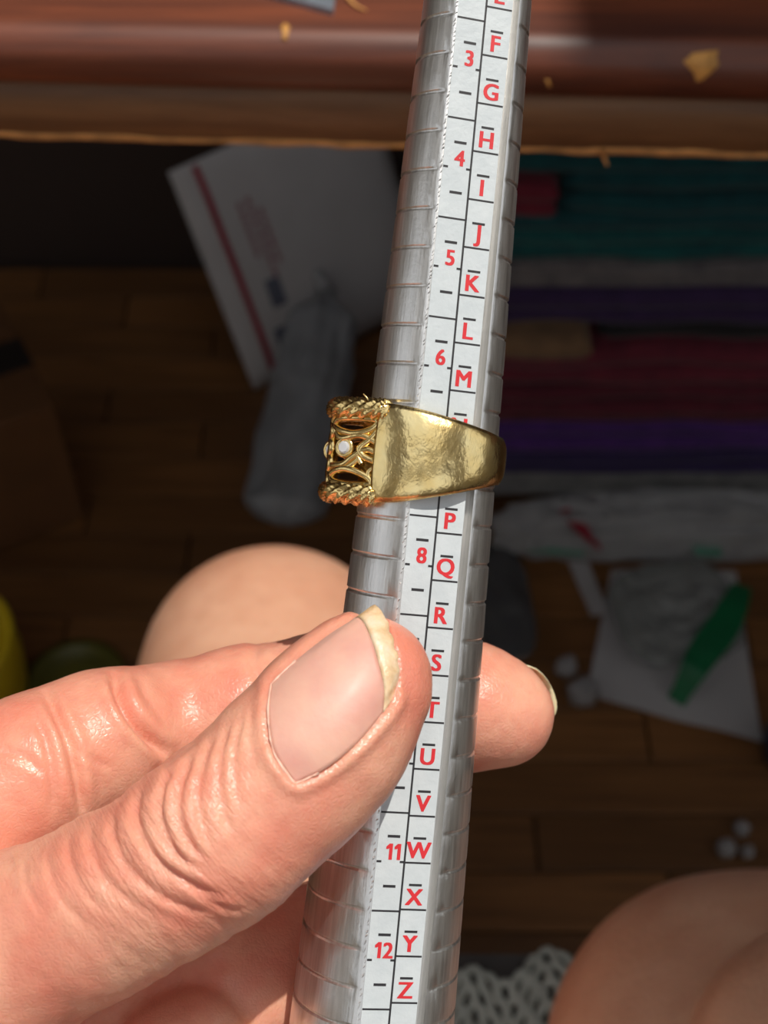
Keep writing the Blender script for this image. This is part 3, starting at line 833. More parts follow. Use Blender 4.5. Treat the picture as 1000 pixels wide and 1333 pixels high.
IC = [([(148, 872), (156, 905), (172, 935), (192, 958), (218, 984)], 1.5, 6.5),
      ([(58, 896), (74, 930), (90, 968), (100, 1010), (108, 1060)], 1.0, 6.0),
      ([(92, 960), (112, 985), (150, 1000)], 0.2, 4.0), ([(40, 930), (58, 958), (66, 1000), (70, 1060)], 0.35, 5.0),
      ([(338, 836), (330, 860), (340, 890)], 0.35, 6.0), ([(0, 975), (30, 985), (62, 1010)], 0.25, 5.0),
      ([(180, 880), (192, 910), (216, 940)], 0.2, 5.0)]
for poly, amp, w in IC: crease(poly, amp, w, index_front)
# nail fold: flesh drops under the plate and rises around its rim
rim_px = np.concatenate([PXY[::-1, 0][:0], PXY[:, 0][::-1], PXY[0, :], PXY[:, -1]])
d, s = pdist(rim_px[::3])
from_in = np.zeros(len(px), bool)
poly = np.concatenate([PXY[:, 0], PXY[-1, :], PXY[::-1, -1], PXY[0, ::-1]])
xj, yj = poly[:, 0], poly[:, 1]; xk, yk = np.roll(xj, 1), np.roll(yj, 1)
sel = np.where(thumb_front & (px > 330) & (px < 540) & (py > 770) & (py < 1040))[0]
cr = np.zeros(len(sel), int)
for a, b, c_, d_ in zip(xj, yj, xk, yk):
    if b == d_: continue
    cr += ((b > py[sel]) != (d_ > py[sel])) & (px[sel] < (c_ - a) * (py[sel] - b) / (d_ - b) + a)
inside = np.zeros(len(px), bool); inside[sel[cr % 2 == 1]] = True
m = thumb_front & ~inside & (px > 320) & (px < 560) & (py > 760)
wr = np.where(px + py * 0.6 > 930, 0.62, 0.42)
disp[m] += (wr * np.exp(-((d - 9) / 9) ** 2))[m] - (0.25 * np.exp(-(d / 3.0) ** 2))[m]
disp[inside] -= np.minimum(0.55, d[inside] * 0.06)
# fine uneven flesh
rr_ = np.array([noise.noise((p[0] * 0.16, p[1] * 0.16, p[2] * 0.16)) * 0.22 + noise.noise((p[0] * 0.5, p[1] * 0.5, p[2] * 0.5)) * 0.07 for p in hv_.tolist()])
# short cross lines over the back of the thumb
ua = ((px - 290) * 0.74 - (py - 1095) * 0.67); ub = ((px - 290) * 0.67 + (py - 1095) * 0.74)
wv = np.array([noise.noise((a * 0.05, b * 0.012, 0.5)) + 0.6 * noise.noise((a * 0.11, b * 0.03, 4.5)) for a, b in zip((ua - 0.0012 * ub ** 2).tolist(), ub.tolist())])
env = np.where(thumb_front, np.exp(-((ua + 110) / 150.0) ** 2), 0) * (1 - inside)
fold_co = np.stack([ua - 0.0012 * ub ** 2, ub, env * np.exp(-((ua + 60) / 170.0) ** 2)], 1)
disp += rr_ + 0.20 * wv * env
hv2 = hv_ + nrm_ * disp[:, None]
# forearm and legs on a coarse grid, in world millimetres
def wm(p): return np.array((p.x, p.y, p.z)) * 1000
wr1 = wm(cw(*cpx(-400, 1340, 196))); wr2 = wm(cw(*cpx(-560, 1420, 196)))
elbow = np.array((-330.0, -120.0, 700.0))
ARM = [(wr1, wr2, 29.0, 27.0, 14.0, 1.0), (wr2, elbow, 27.0, 46.0, 14.0, 1.0)]
K1 = wm(CAM + ray(356, 882) * 0.60); K2 = wm(CAM + ray(992, 1440) * 0.405)
hipL = np.array((-105.0, -230.0, 496.0)); hipR = np.array((140.0, -230.0, 522.0))
ank = np.array((K1[0] - 10, K1[1] + 30, 70.0))
LEGL = [(hipL, K1 + np.array((-2, -60, 10)), 84.0, 61.0, 30.0, 1.0), (K1 + np.array((-2, -60, 10)), K1, 61.0, 56.0, 20.0, 1.0),
        (K1, K1 + (ank - K1) * 0.3, 53.0, 55.0, 25.0, 1.0), (K1 + (ank - K1) * 0.3, ank, 55.0, 34.0, 25.0, 1.0),
        (ank, ank + np.array((-15, 125, -42)), 34.0, 24.0, 20.0, 1.0), (ank, ank + np.array((0, -35, -40)), 32.0, 30.0, 20.0, 1.0)]
kb = wm(CAM + ray(1122, 1432) * 0.338)
LEGR = [(K2, K2 + np.array((-4, 14, -6)), 60.0, 58.0, 20.0, 1.0), (K2, K2 + np.array((165, 55, -25)), 62.0, 58.0, 20.0, 1.0),
        (K2 + np.array((165, 55, -25)), K2 + np.array((330, 20, -60)), 58.0, 40.0, 20.0, 1.0)]
THR = [(kb, kb + np.array((30, -20, 0)), 46.0, 58.0, 20.0, 1.0), (kb + np.array((30, -20, 0)), hipR, 58.0, 88.0, 20.0, 1.0)]
PELV = [(hipL, hipR, 90.0, 90.0, 40.0, 1.0)]
CV = 5.0
lo2 = np.array((-480.0, -340.0, 0.0)); hi2 = np.array((560.0, 560.0, 900.0))
legf = grid_field(lo2, hi2, CV, [ARM, LEGL, LEGR, THR, PELV], [1.0, 1.0, 5.0, 1.5, 30.0])
lv_, lq = surface_nets(legf, lo2, CV)
bad = lq.min(1) < 0
lq = lq[~bad]
hw_ = (np.array(CAM)[None] + (np.outer(hv2[:, 0], RIGHT) + np.outer(hv2[:, 1], UP) + np.outer(hv2[:, 2], FWD)) * 0.001)
allv = np.concatenate([hw_, lv_ * 0.001]); allq = np.concatenate([hq[hq.min(1) >= 0], lq + len(hw_)])
me = bpy.data.meshes.new('person')
me.vertices.add(len(allv)); me.vertices.foreach_set('co', allv.astype(np.float32).ravel())
me.loops.add(len(allq) * 4); me.loops.foreach_set('vertex_index', allq.astype(np.int32).ravel())
me.polygons.add(len(allq)); me.polygons.foreach_set('loop_start', np.arange(0, len(allq) * 4, 4, dtype=np.int32))
me.polygons.foreach_set('loop_total', np.full(len(allq), 4, np.int32))
me.update(calc_edges=True); me.validate()
att = me.attributes.new('fold', 'FLOAT_VECTOR', 'POINT')
att.data.foreach_set('vector', np.concatenate([fold_co, np.zeros((len(lv_), 3))]).astype(np.float32).ravel())
person = tag(mesh_obj('person', me, M['skin']), 'seated person with bare knees, pinching the sizing stick between thumb and index finger', 'person')
me.materials.append(M['leg_skin'])
mi = np.zeros(len(me.polygons), np.int32); mi[len(hq[hq.min(1) >= 0]):] = 1
if len(me.polygons) == len(allq): me.polygons.foreach_set('material_index', mi)
n_hq = len(hq)
# nails
NPg = NP.reshape(NU, NV, 3)
jag = np.array([0.35 * noise.noise((k * 0.55, 7.1, 0)) for k in range(NV)])
cut_u = 30
ddir = np.array((0.0, 0.0, 1.0))
v, f = plate(NPg[:cut_u + 1].reshape(-1, 3), cut_u + 1, NV, 0.45, ddir)
tn_ = pyd('thumbnail', [cw(*p) for p in v], f, M['nail'], person); tag(tn_, 'glossy pink thumbnail')
E = NPg[cut_u:].copy()
for j in range(NV):
    for i in range(E.shape[0]):
        u = i / (E.shape[0] - 1)
        E[i, j, 2] -= 0.22 * math.sin(PI * min(1, u * 1.2 + 0.1)) + 0.18 * noise.noise((i * 0.5, j * 0.45, 2.0))
        E[i, j, :2] += jag[j] * u * np.array((0.8, 0.5))
        if u > 0.5: E[i, j, 2] += 0.8 * (u - 0.5)
v, f = plate(E.reshape(-1, 3), E.shape[0], NV, 0.75, ddir)
ne = pyd('nail_tip', [cw(*p) for p in v], f, M['nail_edge'], tn_); tag(ne, 'thick uneven yellowish free edge of the thumbnail')
# dry cuticle along the root of the thumbnail
P = [tuple(cw(*(q + np.array((0, 0, -0.12 - 0.1 * math.sin(i * 1.7)))))) for i, q in enumerate(np.concatenate([NPg[10::-1, 0], NPg[0, 1:], NPg[1:8, -1]]))]
v, f = tube(P, lambda u: 0.00013 + 0.00010 * noise.noise((u * 23, 1.5, 0)) + 0.00005 * noise.noise((u * 70, 4, 0)), 6)
pyd('cuticle', v, f, M['cuticle'], person)
# index nail seen from the side, wrapped over the fingertip
tipc = IX[-1][0]; tr = IX[-1][1]
def tip_nail(c, r, axis, back, wid, length, mat, name, th=0.5):
    axis = axis / np.linalg.norm(axis); back = back - axis * back.dot(axis); back /= np.linalg.norm(back); side = np.cross(axis, back)
    P = []; nu, nv = 16, 14
    for i in range(nu):
        u = i / (nu - 1)
        for j in range(nv):
            a = (j / (nv - 1) * 2 - 1) * wid
            s = -length + (length + r * 1.12 * math.cos(a * 0.95)) * u
            rr = r * (1.03 if s < 0 else math.sqrt(max(0.02, 1.0 - (s / (r * 1.45)) ** 2)) * 1.03)
            P.append(c + axis * s + (back * math.cos(a) + side * math.sin(a)) * rr)
    V, Fs = plate(np.array(P), nu, nv, th, back * -1)
    o = pyd(name, [cw(*p) for p in V], Fs, mat, person); return o
M_in = tip_nail(tipc + np.array((0.2, 0.1, 0.3)), tr * 1.0, np.array((0.97, -0.16, 0.02)), np.array((0.42, 0.16, 0.95)), 1.15, 9.0, M['index_nail'], 'fingernail')
rc = RF[-1][0]; tip_nail(rc, RF[-1][1], RF[-1][0] - RF[-2][0], np.array((0.9, -0.1, -0.2)), 0.9, 7.0, M['index_nail'], 'fingernail')
#BACKGROUND
# ------------------------------------------------------------------ things under the table
def cloth_mat(name, c1, c2, sc=60):
    t = NT(name); n = t.noise(sc, 4, 0.6); wv = t.noise(900, 2)
    return t.set(col=t.ramp(n, [(0.3, c1), (0.7, c2)]), rough=0.85, sheen=0.2, nrm=t.bump(wv, 0.0006, 0.5))
def film_mat(name, col, alpha, rough=0.25):
    t = NT(name); n = t.noise(30, 4, 0.6)
    a = t.math('ADD', t.math('MULTIPLY', n, 0.5), alpha - 0.25)
    return t.set(col=col, rough=rough, alpha=a, spec=0.6, nrm=t.bump(t.noise(60, 4, 0.6), 0.003, 0.6))
SY = 0.79                                   # front of the stack of folded cloth
def folded_cloth(name, label, px0, px1, py0, py1, mat, n, front=SY, depth=0.27, seed=0, group=None, starts=None):
    ref = 850
    zt_, zb_ = at_y(ref, py0, SY).z, max(0.0015, at_y(ref, py1, SY).z)
    xa, xb = at_y(px0, (py0 + py1) / 2, front).x, at_y(px1, (py0 + py1) / 2, front).x
    NX = 46; parts = []; lay = (zt_ - zb_) / n
    for k in range(n):
        if starts: xa = at_y(starts[k], (py0 + py1) / 2, front).x
        zc = zb_ + lay * (k + 0.5); hh = lay * 0.495
        off = 0.008 * noise.noise((k * 1.7, seed * 3.1, 0.3))
        V = []; prof = []
        for j in range(9):
            a = -PI / 2 + PI * j / 8
            prof.append((-math.cos(a) * hh * 1.1, math.sin(a) * hh))
        prof += [(depth, hh), (depth, -hh)]
        for i in range(NX + 1):
            u = i / NX; x = xa + (xb - xa) * u
            endr = min(1.0, min(u, 1 - u) * 14 + 0.25)
            sag = 0.006 * noise.noise((x * 5, 0.4, 1.0)) + 0.002 * noise.noise((x * 17, 0.9, 3.0))
            fy = front + hh + off + 0.006 * noise.noise((x * 11, k * 0.9 + seed, 2.0))
            for (dy, dz) in prof:
                z = zc + dz * endr + sag * min(1, zc / 0.05)
                V.append((x, fy + dy, max(0.001, z)))
        m = len(prof)
        parts.append((V, [tuple(reversed(q)) for q in grid_faces(NX + 1, m, cv=True)] + [tuple(range(m)), tuple(NX * m + q for q in range(m - 1, -1, -1))]))
    v, f = join_vf(parts)
    o = pyd(name, v, f, mat); o.modifiers.new('es', 'EDGE_SPLIT').split_angle = math.radians(60)
    return tag(o, label, 'fabric', group)
CL = {k: cloth_mat('cloth_' + k, lin(*a), lin(*b)) for k, a, b in (
    ('teal', (0, 62, 70), (6, 84, 88)), ('jade', (2, 72, 76), (12, 98, 96)), ('grey', (98, 94, 98), (132, 126, 126)), ('plum', (50, 30, 72), (66, 42, 92)),
    ('black', (20, 20, 24), (32, 32, 36)), ('maroon', (96, 24, 44), (122, 34, 54)), ('wine', (82, 18, 36), (108, 28, 48)), ('violet', (66, 30, 104), (88, 40, 128)),
    ('navy', (42, 28, 74), (54, 38, 92)), ('crimson', (104, 18, 40), (126, 28, 50)), ('tan', (120, 92, 66), (146, 112, 80)), ('ash', (110, 108, 110), (140, 138, 136)))}
G = 'folded fabrics stacked under the table'
folded_cloth('folded_fabric', 'grey cotton cloth at the bottom of the fabric stack', 606, 1110, 616, 646, CL['ash'], 2, seed=1, group=G)
folded_cloth('folded_fabric', 'dark navy violet cloth just above the bottom grey cloth', 614, 1110, 588, 617, CL['navy'], 2, seed=2, group=G)
folded_cloth('folded_fabric', 'bright violet folded cloth under the wine red layers', 604, 1110, 552, 589, CL['violet'], 2, seed=3, group=G)
folded_cloth('folded_fabric', 'wine red folded cloth lying on the bright violet cloth', 610, 1110, 503, 553, CL['wine'], 3, seed=4, group=G)
folded_cloth('folded_fabric', 'maroon folded cloth in the middle of the stack', 604, 1110, 455, 504, CL['maroon'], 2, seed=5, group=G)
folded_cloth('folded_fabric', 'black folded cloth between maroon and plum layers', 778, 1110, 426, 456, CL['black'], 1, front=SY + 0.012, seed=6, group=G)
folded_cloth('folded_fabric', 'tan cloth end poking out beside the black layer', 600, 774, 426, 456, CL['tan'], 1, front=SY - 0.014, depth=0.20, seed=7, group=G)
folded_cloth('folded_fabric', 'plum purple folded cloth below the light grey cloth', 610, 1110, 376, 427, CL['plum'], 2, seed=8, group=G)
folded_cloth('folded_fabric', 'light grey folded cloth directly under the teal layers', 602, 1110, 341, 377, CL['grey'], 2, seed=9, group=G)
folded_cloth('folded_fabric', 'jade green folded cloth under the dark teal cloth', 630, 1110, 300, 342, CL['jade'], 2, seed=10, group=G)
folded_cloth('folded_fabric', 'crimson cloth end folded against the teal layers', 600, 728, 223, 274, CL['crimson'], 2, front=SY - 0.012, depth=0.20, seed=11, group=G)
folded_cloth('folded_fabric', 'thick dark teal folded cloth on top of the stack', 618, 1110, 196, 301, CL['teal'], 4, seed=12, group=G, starts=(618, 734, 734, 618))

def crumple(name, label, cat, ctr, size, rz, mat, amp=0.35, seed=0, n=(46, 30), fr=2.2, flatz=True, parent=None):
    """closed pillow of creased film; ctr is the middle of its footprint"""
    V = []; nu, nv = n
    for i in range(nu):
        b = -PI / 2 + PI * i / (nu - 1)
        for j in range(nv):
            a = 2 * PI * j / nv
            sx = math.copysign(abs(math.cos(a)) ** 0.6, math.cos(a)) * math.cos(b) ** 0.55 if abs(b) < PI / 2 - 1e-6 else 0
            sy = math.copysign(abs(math.sin(a)) ** 0.6, math.sin(a)) * math.cos(b) ** 0.55 if abs(b) < PI / 2 - 1e-6 else 0
            sz = math.sin(b)
            p = Vector((sx * fr, sy * fr, sz * fr + seed * 7.3))
            r = 1 - abs(noise.noise(p)) * 1.4; r2 = 1 - abs(noise.noise(p * 2.3)) * 1.4
            d = 1 + amp * (r - 0.6) + amp * 0.45 * (r2 - 0.6)
            V.append(Vector((sx * size[0] / 2 * (1 + 0.25 * (d - 1)), sy * size[1] / 2 * (1 + 0.35 * (d - 1)), sz * size[2] / 2 * d)))
    zmin = min(v.z for v in V)
    c, s = math.cos(rz), math.sin(rz)
    W_ = [Vector((ctr[0] + v.x * c - v.y * s, ctr[1] + v.x * s + v.y * c, ctr[2] + v.z - zmin)) for v in V]
    f = grid_faces(nu, nv, cv=True)
    o = pyd(name, W_, f, mat, parent, smooth=False)
    if label: tag(o, label, cat)
    return o
FILM = film_mat('clear_film', lin(150, 152, 150), 0.62)
FILM2 = film_mat('cloudy_film', lin(176, 176, 178), 0.72, 0.3)
c = at_z(835, 690)
bag = crumple('plastic_bag', 'crumpled cloudy plastic bag on floor in front of the fabric stack', 'plastic bag', (c.x + 0.03, 0.752, 0.001), (0.34, 0.054, 0.054), 0.02, FILM2, 0.5, 3)
def ribbon(name, pts, w, mat, parent=None, th=0.0012, label=None, cat=None):
    """flat strip through points; w may be a function of 0..1"""
    P = [Vector(p) for p in catmull(pts, 6)]; V = []; n = len(P)
    for i, p in enumerate(P):
        t_ = (P[min(i + 1, n - 1)] - P[max(0, i - 1)]).normalized(); sd = t_.cross(Vector((0, 0, 1))).normalized()
        ww = (w(i / (n - 1)) if callable(w) else w) / 2
        V += [p - sd * ww, p + sd * ww, p + sd * ww + Vector((0, 0, th)), p - sd * ww + Vector((0, 0, th))]
    o = pyd(name, V, grid_faces(n, 4, cv=True) + [(0, 1, 2, 3), tuple((n - 1) * 4 + q for q in (3, 2, 1, 0))], mat, parent, smooth=False)
    if label: tag(o, label, cat)
    return o
from mathutils.bvhtree import BVHTree
def on_thing(px, py, objs, gap=0.0008, fallback=0.003):
    r = ray(px, py).normalized(); best = None
    for o in objs:
        bt = BVHTree.FromPolygons([o.matrix_world @ v.co for v in o.data.vertices], [tuple(p.vertices) for p in o.data.polygons])
        h = bt.ray_cast(CAM, r)
        if h[0] is not None and (best is None or h[3] < best): best = h[3]
    return tuple(CAM + r * (best - gap)) if best else tuple(at_z(px, py, fallback))
def z_pts(pp, z): return [tuple(at_z(a, b, z)) for a, b in pp]
PAPER = plain('white_paper', lin(176, 172, 172), 0.7, 0.06, 14)
RED = plain('red_print', lin(150, 26, 50), 0.6, 0.1, 40)
MINT = plain('mint_print', lin(96, 150, 130), 0.5, 0.1, 40)
GREEN = plain('green_ribbon', lin(14, 104, 62), 0.45, 0.18, 30)
ribbon('red_stripe', [on_thing(a, b, [bag]) for a, b in ((733, 664), (750, 682), (768, 699), (782, 712))], 0.011, RED, bag)
ribbon('mint_label', [on_thing(a, b, [bag]) for a, b in ((902, 712), (920, 713), (938, 714))], 0.020, MINT, bag)
ribbon('mint_label', [on_thing(a, b, [bag]) for a, b in ((690, 714), (715, 716), (740, 718), (760, 719))], 0.008, MINT, bag)
# paper on the floor
def sheet(name, px_corners, z, th, mat, curl=0.0, n=12, label=None, cat=None, parent=None):
    C = [at_z(*q, z) for q in px_corners]; V = []
    for s_ in (0, 1):
        for i in range(n + 1):
            for j in range(n + 1):
                u, v = i / n, j / n
                p = C[0] * (1 - u) * (1 - v) + C[1] * u * (1 - v) + C[2] * u * v + C[3] * (1 - u) * v
                V.append(p + Vector((0, 0, th * s_ + curl * abs(noise.noise((u * 2, v * 2, 5))) + (curl * 1.2) * (u * v) ** 3)))
    m = (n + 1) ** 2; f = [tuple(reversed(q)) for q in grid_faces(n + 1, n + 1)] + grid_faces(n + 1, n + 1, off=m)
    rim = [i * (n + 1) for i in range(n + 1)] + [n * (n + 1) + j for j in range(1, n + 1)] + [i * (n + 1) + n for i in range(n - 1, -1, -1)] + list(range(n - 1, 0, -1))
    f += [(a, b, m + b, m + a) for a, b in zip(rim, rim[1:] + rim[:1])]
    o = pyd(name, V, f, mat, parent)
    o.modifiers.new('es', 'EDGE_SPLIT').split_angle = math.radians(50)
    if label: tag(o, label, cat)
    return o
paper = sheet('paper_sheet', [(796, 742), (958, 744), (990, 972), (764, 904)], 0.001, 0.0008, PAPER, 0.006, label='white paper sheet lying on the plank floor under green ribbon', cat='paper')
sheet('paper_strip', [(738, 728), (764, 728), (792, 800), (770, 802)], 0.001, 0.0012, PAPER, 0.003, label='narrow white paper strip on floor beside the paper sheet', cat='paper')
c = at_z(872, 795)
wrap = crumple('plastic_wrap', 'clear crumpled wrap lying on the white paper sheet', 'plastic wrap', (c.x, c.y - 0.016, 0.005), (0.105, 0.098, 0.024), 0.2, FILM, 0.6, 5, fr=2.8)
gp = catmull([(966, 764, 0), (944, 812, 0), (912, 858, 0), (880, 914, 0)], 4)
gz = [on_thing(q[0], q[1], [wrap, paper], 0.0)[2] for q in gp]
gz = [max(gz[max(0, i - 2):i + 3]) for i in range(len(gz))]
gz = [sum(gz[max(0, i - 1):i + 2]) / len(gz[max(0, i - 1):i + 2]) for i in range(len(gz))]
ribbon('green_ribbon', [tuple(at_z(q[0], q[1], z + (0.0018 if z > 0.012 else 0.0004))) for q, z in zip(gp, gz)], lambda u: 0.016 + 0.012 * math.sin(PI * min(1, u * 1.1)), GREEN, None, 0.0022,
       'dark green ribbon lying across the clear wrap and paper', 'ribbon')
c = at_z(652, 792)
crumple('plastic_wrap', 'dull grey wrap on bare planks beyond the index finger', 'plastic wrap', (c.x, c.y, 0.001), (0.05, 0.12, 0.02), 0.1, film_mat('grey_film', lin(92, 92, 94), 0.72), 0.5, 8)
FLUFF = plain('white_fluff', lin(150, 146, 146), 0.9, 0.1, 200)
def fluff(px, py, r, label, name='cotton_ball', cat='cotton ball', group=None):
    c = at_z(px, py); V = []; nu, nv = 14, 18
    for i in range(nu):
        b = -PI / 2 + PI * i / (nu - 1)
        for j in range(nv):
            a = 2 * PI * j / nv; d = Vector((math.cos(a) * math.cos(b), math.sin(a) * math.cos(b), math.sin(b)))
            V.append(c + d * r * (1 + 0.45 * noise.noise(d * 2.6 + Vector((px, 0, 0)))) + Vector((0, 0, r * 0.8)))
    tag(pyd(name, V, grid_faces(nu, nv, cv=True), FLUFF), label, cat, group)
fluff(737, 874, 0.009, 'small round white cotton ball on the brown planks')
fluff(757, 908, 0.012, 'fluffy white tuft touching the corner of the paper sheet')
for q in ((964, 1082, 0.006), (944, 1108, 0.007), (972, 1112, 0.005)):
    fluff(*q, 'tiny white lint tuft on planks beside the right knee', 'lint_tuft', 'lint', 'lint tufts on the planks')
# dark blue glass jar at the right
c = at_z(1004, 985)
t = NT('dark_blue_glass'); M['blue'] = t.set(col=lin(34, 40, 58), rough=0.12, coat=0.5)
def lathe(name, prof, loc, mat, axis=None, n=40, parent=None):
    V = []
    q = (Vector(axis).to_track_quat('Z', 'Y') if axis else None)
    for r, z in prof:
        for k in range(n):
            p = Vector((r * math.cos(2 * PI * k / n), r * math.sin(2 * PI * k / n), z))
            if q: p = q @ p
            V.append(Vector(loc) + p)
    f = grid_faces(len(prof), n, cv=True); f = [tuple(reversed(x)) for x in f]
    f += [tuple(range(n - 1, -1, -1)), tuple((len(prof) - 1) * n + k for k in range(n))]
    return pyd(name, V, f, mat, parent)
jar = tag(empty('glass_jar', (c.x + 0.012, c.y, 0)), 'dark blue glass jar standing at the corner of the paper sheet', 'jar')
lathe('jar_body', [(0.016, 0.0005), (0.021, 0.003), (0.023, 0.012), (0.023, 0.026), (0.019, 0.033), (0.015, 0.036)], (c.x + 0.012, c.y, 0), M['blue'], parent=jar)
lathe('lid', [(0.0165, 0.0345), (0.0175, 0.036), (0.0175, 0.045), (0.016, 0.0465)], (c.x + 0.012, c.y, 0), plain('jar_lid', lin(120, 118, 112), 0.4), parent=jar)

# white mailing envelope leaning in the dark against the back wall
P0 = at_z(331, 507, 0.003); P1 = at_y(219, 224, P0.y + 0.085)
e = (P1 - P0); L = e.length; e.normalize()
rq = ray(440, 396); sq = (P0 - CAM).dot(e) / rq.dot(e)          # lower edge: square to the long one
w_ = (CAM + rq * sq - P0).normalized()
n0 = e.cross(Vector((1, 0, 0.25))).normalized(); w0 = e.cross(n0).normalized(); w0 = w0 if w0.x > 0 else -w0
w_ = (w_ * 0.5 + w0 * 0.5).normalized()
nn = e.cross(w_).normalized(); nn = nn if nn.y < 0 else -nn
ENV = plain('tyvek_white', lin(190, 186, 186), 0.6, 0.05, 18, 0.0006)
def envpt(a, b, h=0.0): return P0 + e * a + w_ * b + nn * h
LA, LB = L, 0.23
n1, n2 = 20, 14; V = []
for s_ in (1, -1):
    for i in range(n1 + 1):
        for j in range(n2 + 1):
            u, v = i / n1, j / n2
            puff = 0.0008 + 0.010 * (16 * u * (1 - u) * v * (1 - v)) ** 0.5 * (1 + 0.3 * noise.noise((u * 4, v * 4, s_)))
            V.append(envpt(u * LA, v * LB, s_ * puff))
m = (n1 + 1) * (n2 + 1)
f = grid_faces(n1 + 1, n2 + 1) + [tuple(reversed(q)) for q in grid_faces(n1 + 1, n2 + 1, off=m)]
rim = [i * (n2 + 1) for i in range(n1 + 1)] + [n1 * (n2 + 1) + j for j in range(1, n2 + 1)] + [i * (n2 + 1) + n2 for i in range(n1 - 1, -1, -1)] + list(range(n2 - 1, 0, -1))
f += [(a, m + a, m + b, b) for a, b in zip(rim, rim[1:] + rim[:1])]
env_ = tag(pyd('mailing_envelope', V, f, ENV), 'white mailing envelope with red stripe leaning in the dark under the table', 'envelope')
def env_h(a, b):
    u, v = a / LA, b / LB; return 0.0008 + 0.010 * max(0, 16 * u * (1 - u) * v * (1 - v)) ** 0.5 * (1 + 0.3 * noise.noise((u * 4, v * 4, 1))) + 0.0009
def env_patch(name, a0, a1, b0, b1, mat, n=24):
    V = []
    for i in range(n + 1):
        a = a0 + (a1 - a0) * i / n
        for b in (b0, b1):
            V.append(envpt(a, b, env_h(a, b)))
    return pyd(name, V, grid_faces(n + 1, 2), mat, env_)
env_patch('red_stripe', 0.012, LA - 0.004, 0.022, 0.0292, RED)
PINK = plain('faint_red_print', lin(150, 96, 104), 0.6, 0.1, 60)
for row, (b, a0, a1) in enumerate(((0.050, 0.125, 0.180), (0.060, 0.100, 0.180), (0.069, 0.112, 0.165))):
    a = a0
    while a < a1:
        l = random.uniform(0.004, 0.010); env_patch('printed_line', a, a + l, b, b + 0.0045, PINK, 3); a += l + 0.002
SM = plain('grey_blue_print', lin(96, 100, 116), 0.6, 0.15, 60)
env_patch('printed_mark', 0.070, 0.100, 0.048, 0.064, SM, 6); env_patch('printed_mark', 0.030, 0.050, 0.040, 0.060, SM, 6)

# long cloudy bag leaning in front of the envelope
Tp = Vector(on_thing(424, 395, [env_], 0.029)); Bp = at_z(368, 682, 0.006); ax_ = (Tp - Bp); Ln = ax_.length; ax_.normalize()
sd = Vector((1, 0, 0)) - ax_ * ax_.x; sd.normalize(); dp = ax_.cross(sd)
V = []; nu, nv = 44, 28
for i in range(nu):
    u = i / (nu - 1)
    wv_ = 0.037 * (min(1, (u * 9) ** 0.6 + 0.25) if u < 0.12 else 1.0) * (1 - 0.18 * u) * (1 - sm(0.86, 1.0, u) * 0.82)
    for j in range(nv):
        a = 2 * PI * j / nv
        rr = 1 + 0.22 * (1 - abs(noise.noise((math.cos(a) * 1.6, math.sin(a) * 1.6, u * 3.2))) * 2.0) + 0.1 * noise.noise((math.cos(a) * 4, math.sin(a) * 4, u * 8))
        V.append(Bp + ax_ * (u * Ln * 1.05) + sd * (math.cos(a) * wv_ * rr) + dp * (math.sin(a) * wv_ * 0.55 * rr))
V = [Vector((p.x, p.y, max(p.z, 0.0008))) for p in V]              # rests flat on the planks
f = grid_faces(nu, nv, cv=True) + [tuple(range(nv)), tuple((nu - 1) * nv + q for q in range(nv))]
pb = tag(pyd('plastic_bag', V, f, film_mat('milky_film', lin(150, 152, 156), 0.85, 0.35), smooth=False), 'long narrow milky plastic bag leaning against the mailing envelope', 'plastic bag')
tp = Bp + ax_ * Ln * 1.04
v, f = tube([tuple(tp), tuple(tp + ax_ * 0.012 + Vector((-0.006, 0, 0))), tuple(tp + ax_ * 0.026 + Vector((-0.016, 0, 0.002)))], lambda u: 0.008 * (1 - 0.6 * u) + 0.002, 10, lobes=4, lob_amp=0.3, twist=2)
pyd('twisted_neck', v, f, FILM2, pb)
# brown carton, yellow tub and olive lid at the left
c = at_z(2, 760)
car = tag(empty('cardboard_box', (c.x - 0.05, c.y + 0.10, 0)), 'brown cardboard box in the shadow behind the yellow tub', 'box')
BR = plain('brown_card', lin(104, 66, 34), 0.8, 0.15, 20); BR2 = plain('packing_tape', lin(40, 34, 32), 0.35, 0.1, 20)
bm = bmesh.new(); box(bm, (-0.09, -0.075, 0.0005), (0.09, 0.075, 0.15), 0.002); o = bm_obj('carton', bm, BR, car); o.matrix_parent_inverse.identity()
for s_, nm in ((-1, 'flap'), (1, 'flap')):
    bm = bmesh.new(); box(bm, (-0.09, 0.002 if s_ > 0 else -0.075, 0.1502), (0.09, 0.075 if s_ > 0 else -0.002, 0.153), 0.0008)
    o = bm_obj(nm, bm, BR, car); o.matrix_parent_inverse.identity()
bm = bmesh.new(); box(bm, (-0.091, -0.02, 0.1531), (0.091, 0.02, 0.1536)); box(bm, (0.0901, -0.02, 0.09), (0.0907, 0.02, 0.1536))
o = bm_obj('tape', bm, BR2, car); o.matrix_parent_inverse.identity()
car.rotation_euler = (0, 0, 0.5)
YEL = plain('yellow_plastic', lin(206, 176, 34), 0.38, 0.08, 20, sss=0.1, sscale=0.004)
c = at_z(-42, 925)
tub = tag(empty('plastic_tub', (c.x, c.y, 0)), 'yellow rounded plastic tub standing in front of the cardboard box', 'tub')
lathe('tub_body', [(0.035, 0.0005), (0.046, 0.004), (0.056, 0.03), (0.060, 0.07), (0.058, 0.10), (0.054, 0.104), (0.052, 0.10), (0.05, 0.03), (0.03, 0.008)], (c.x, c.y, 0), YEL, parent=tub)
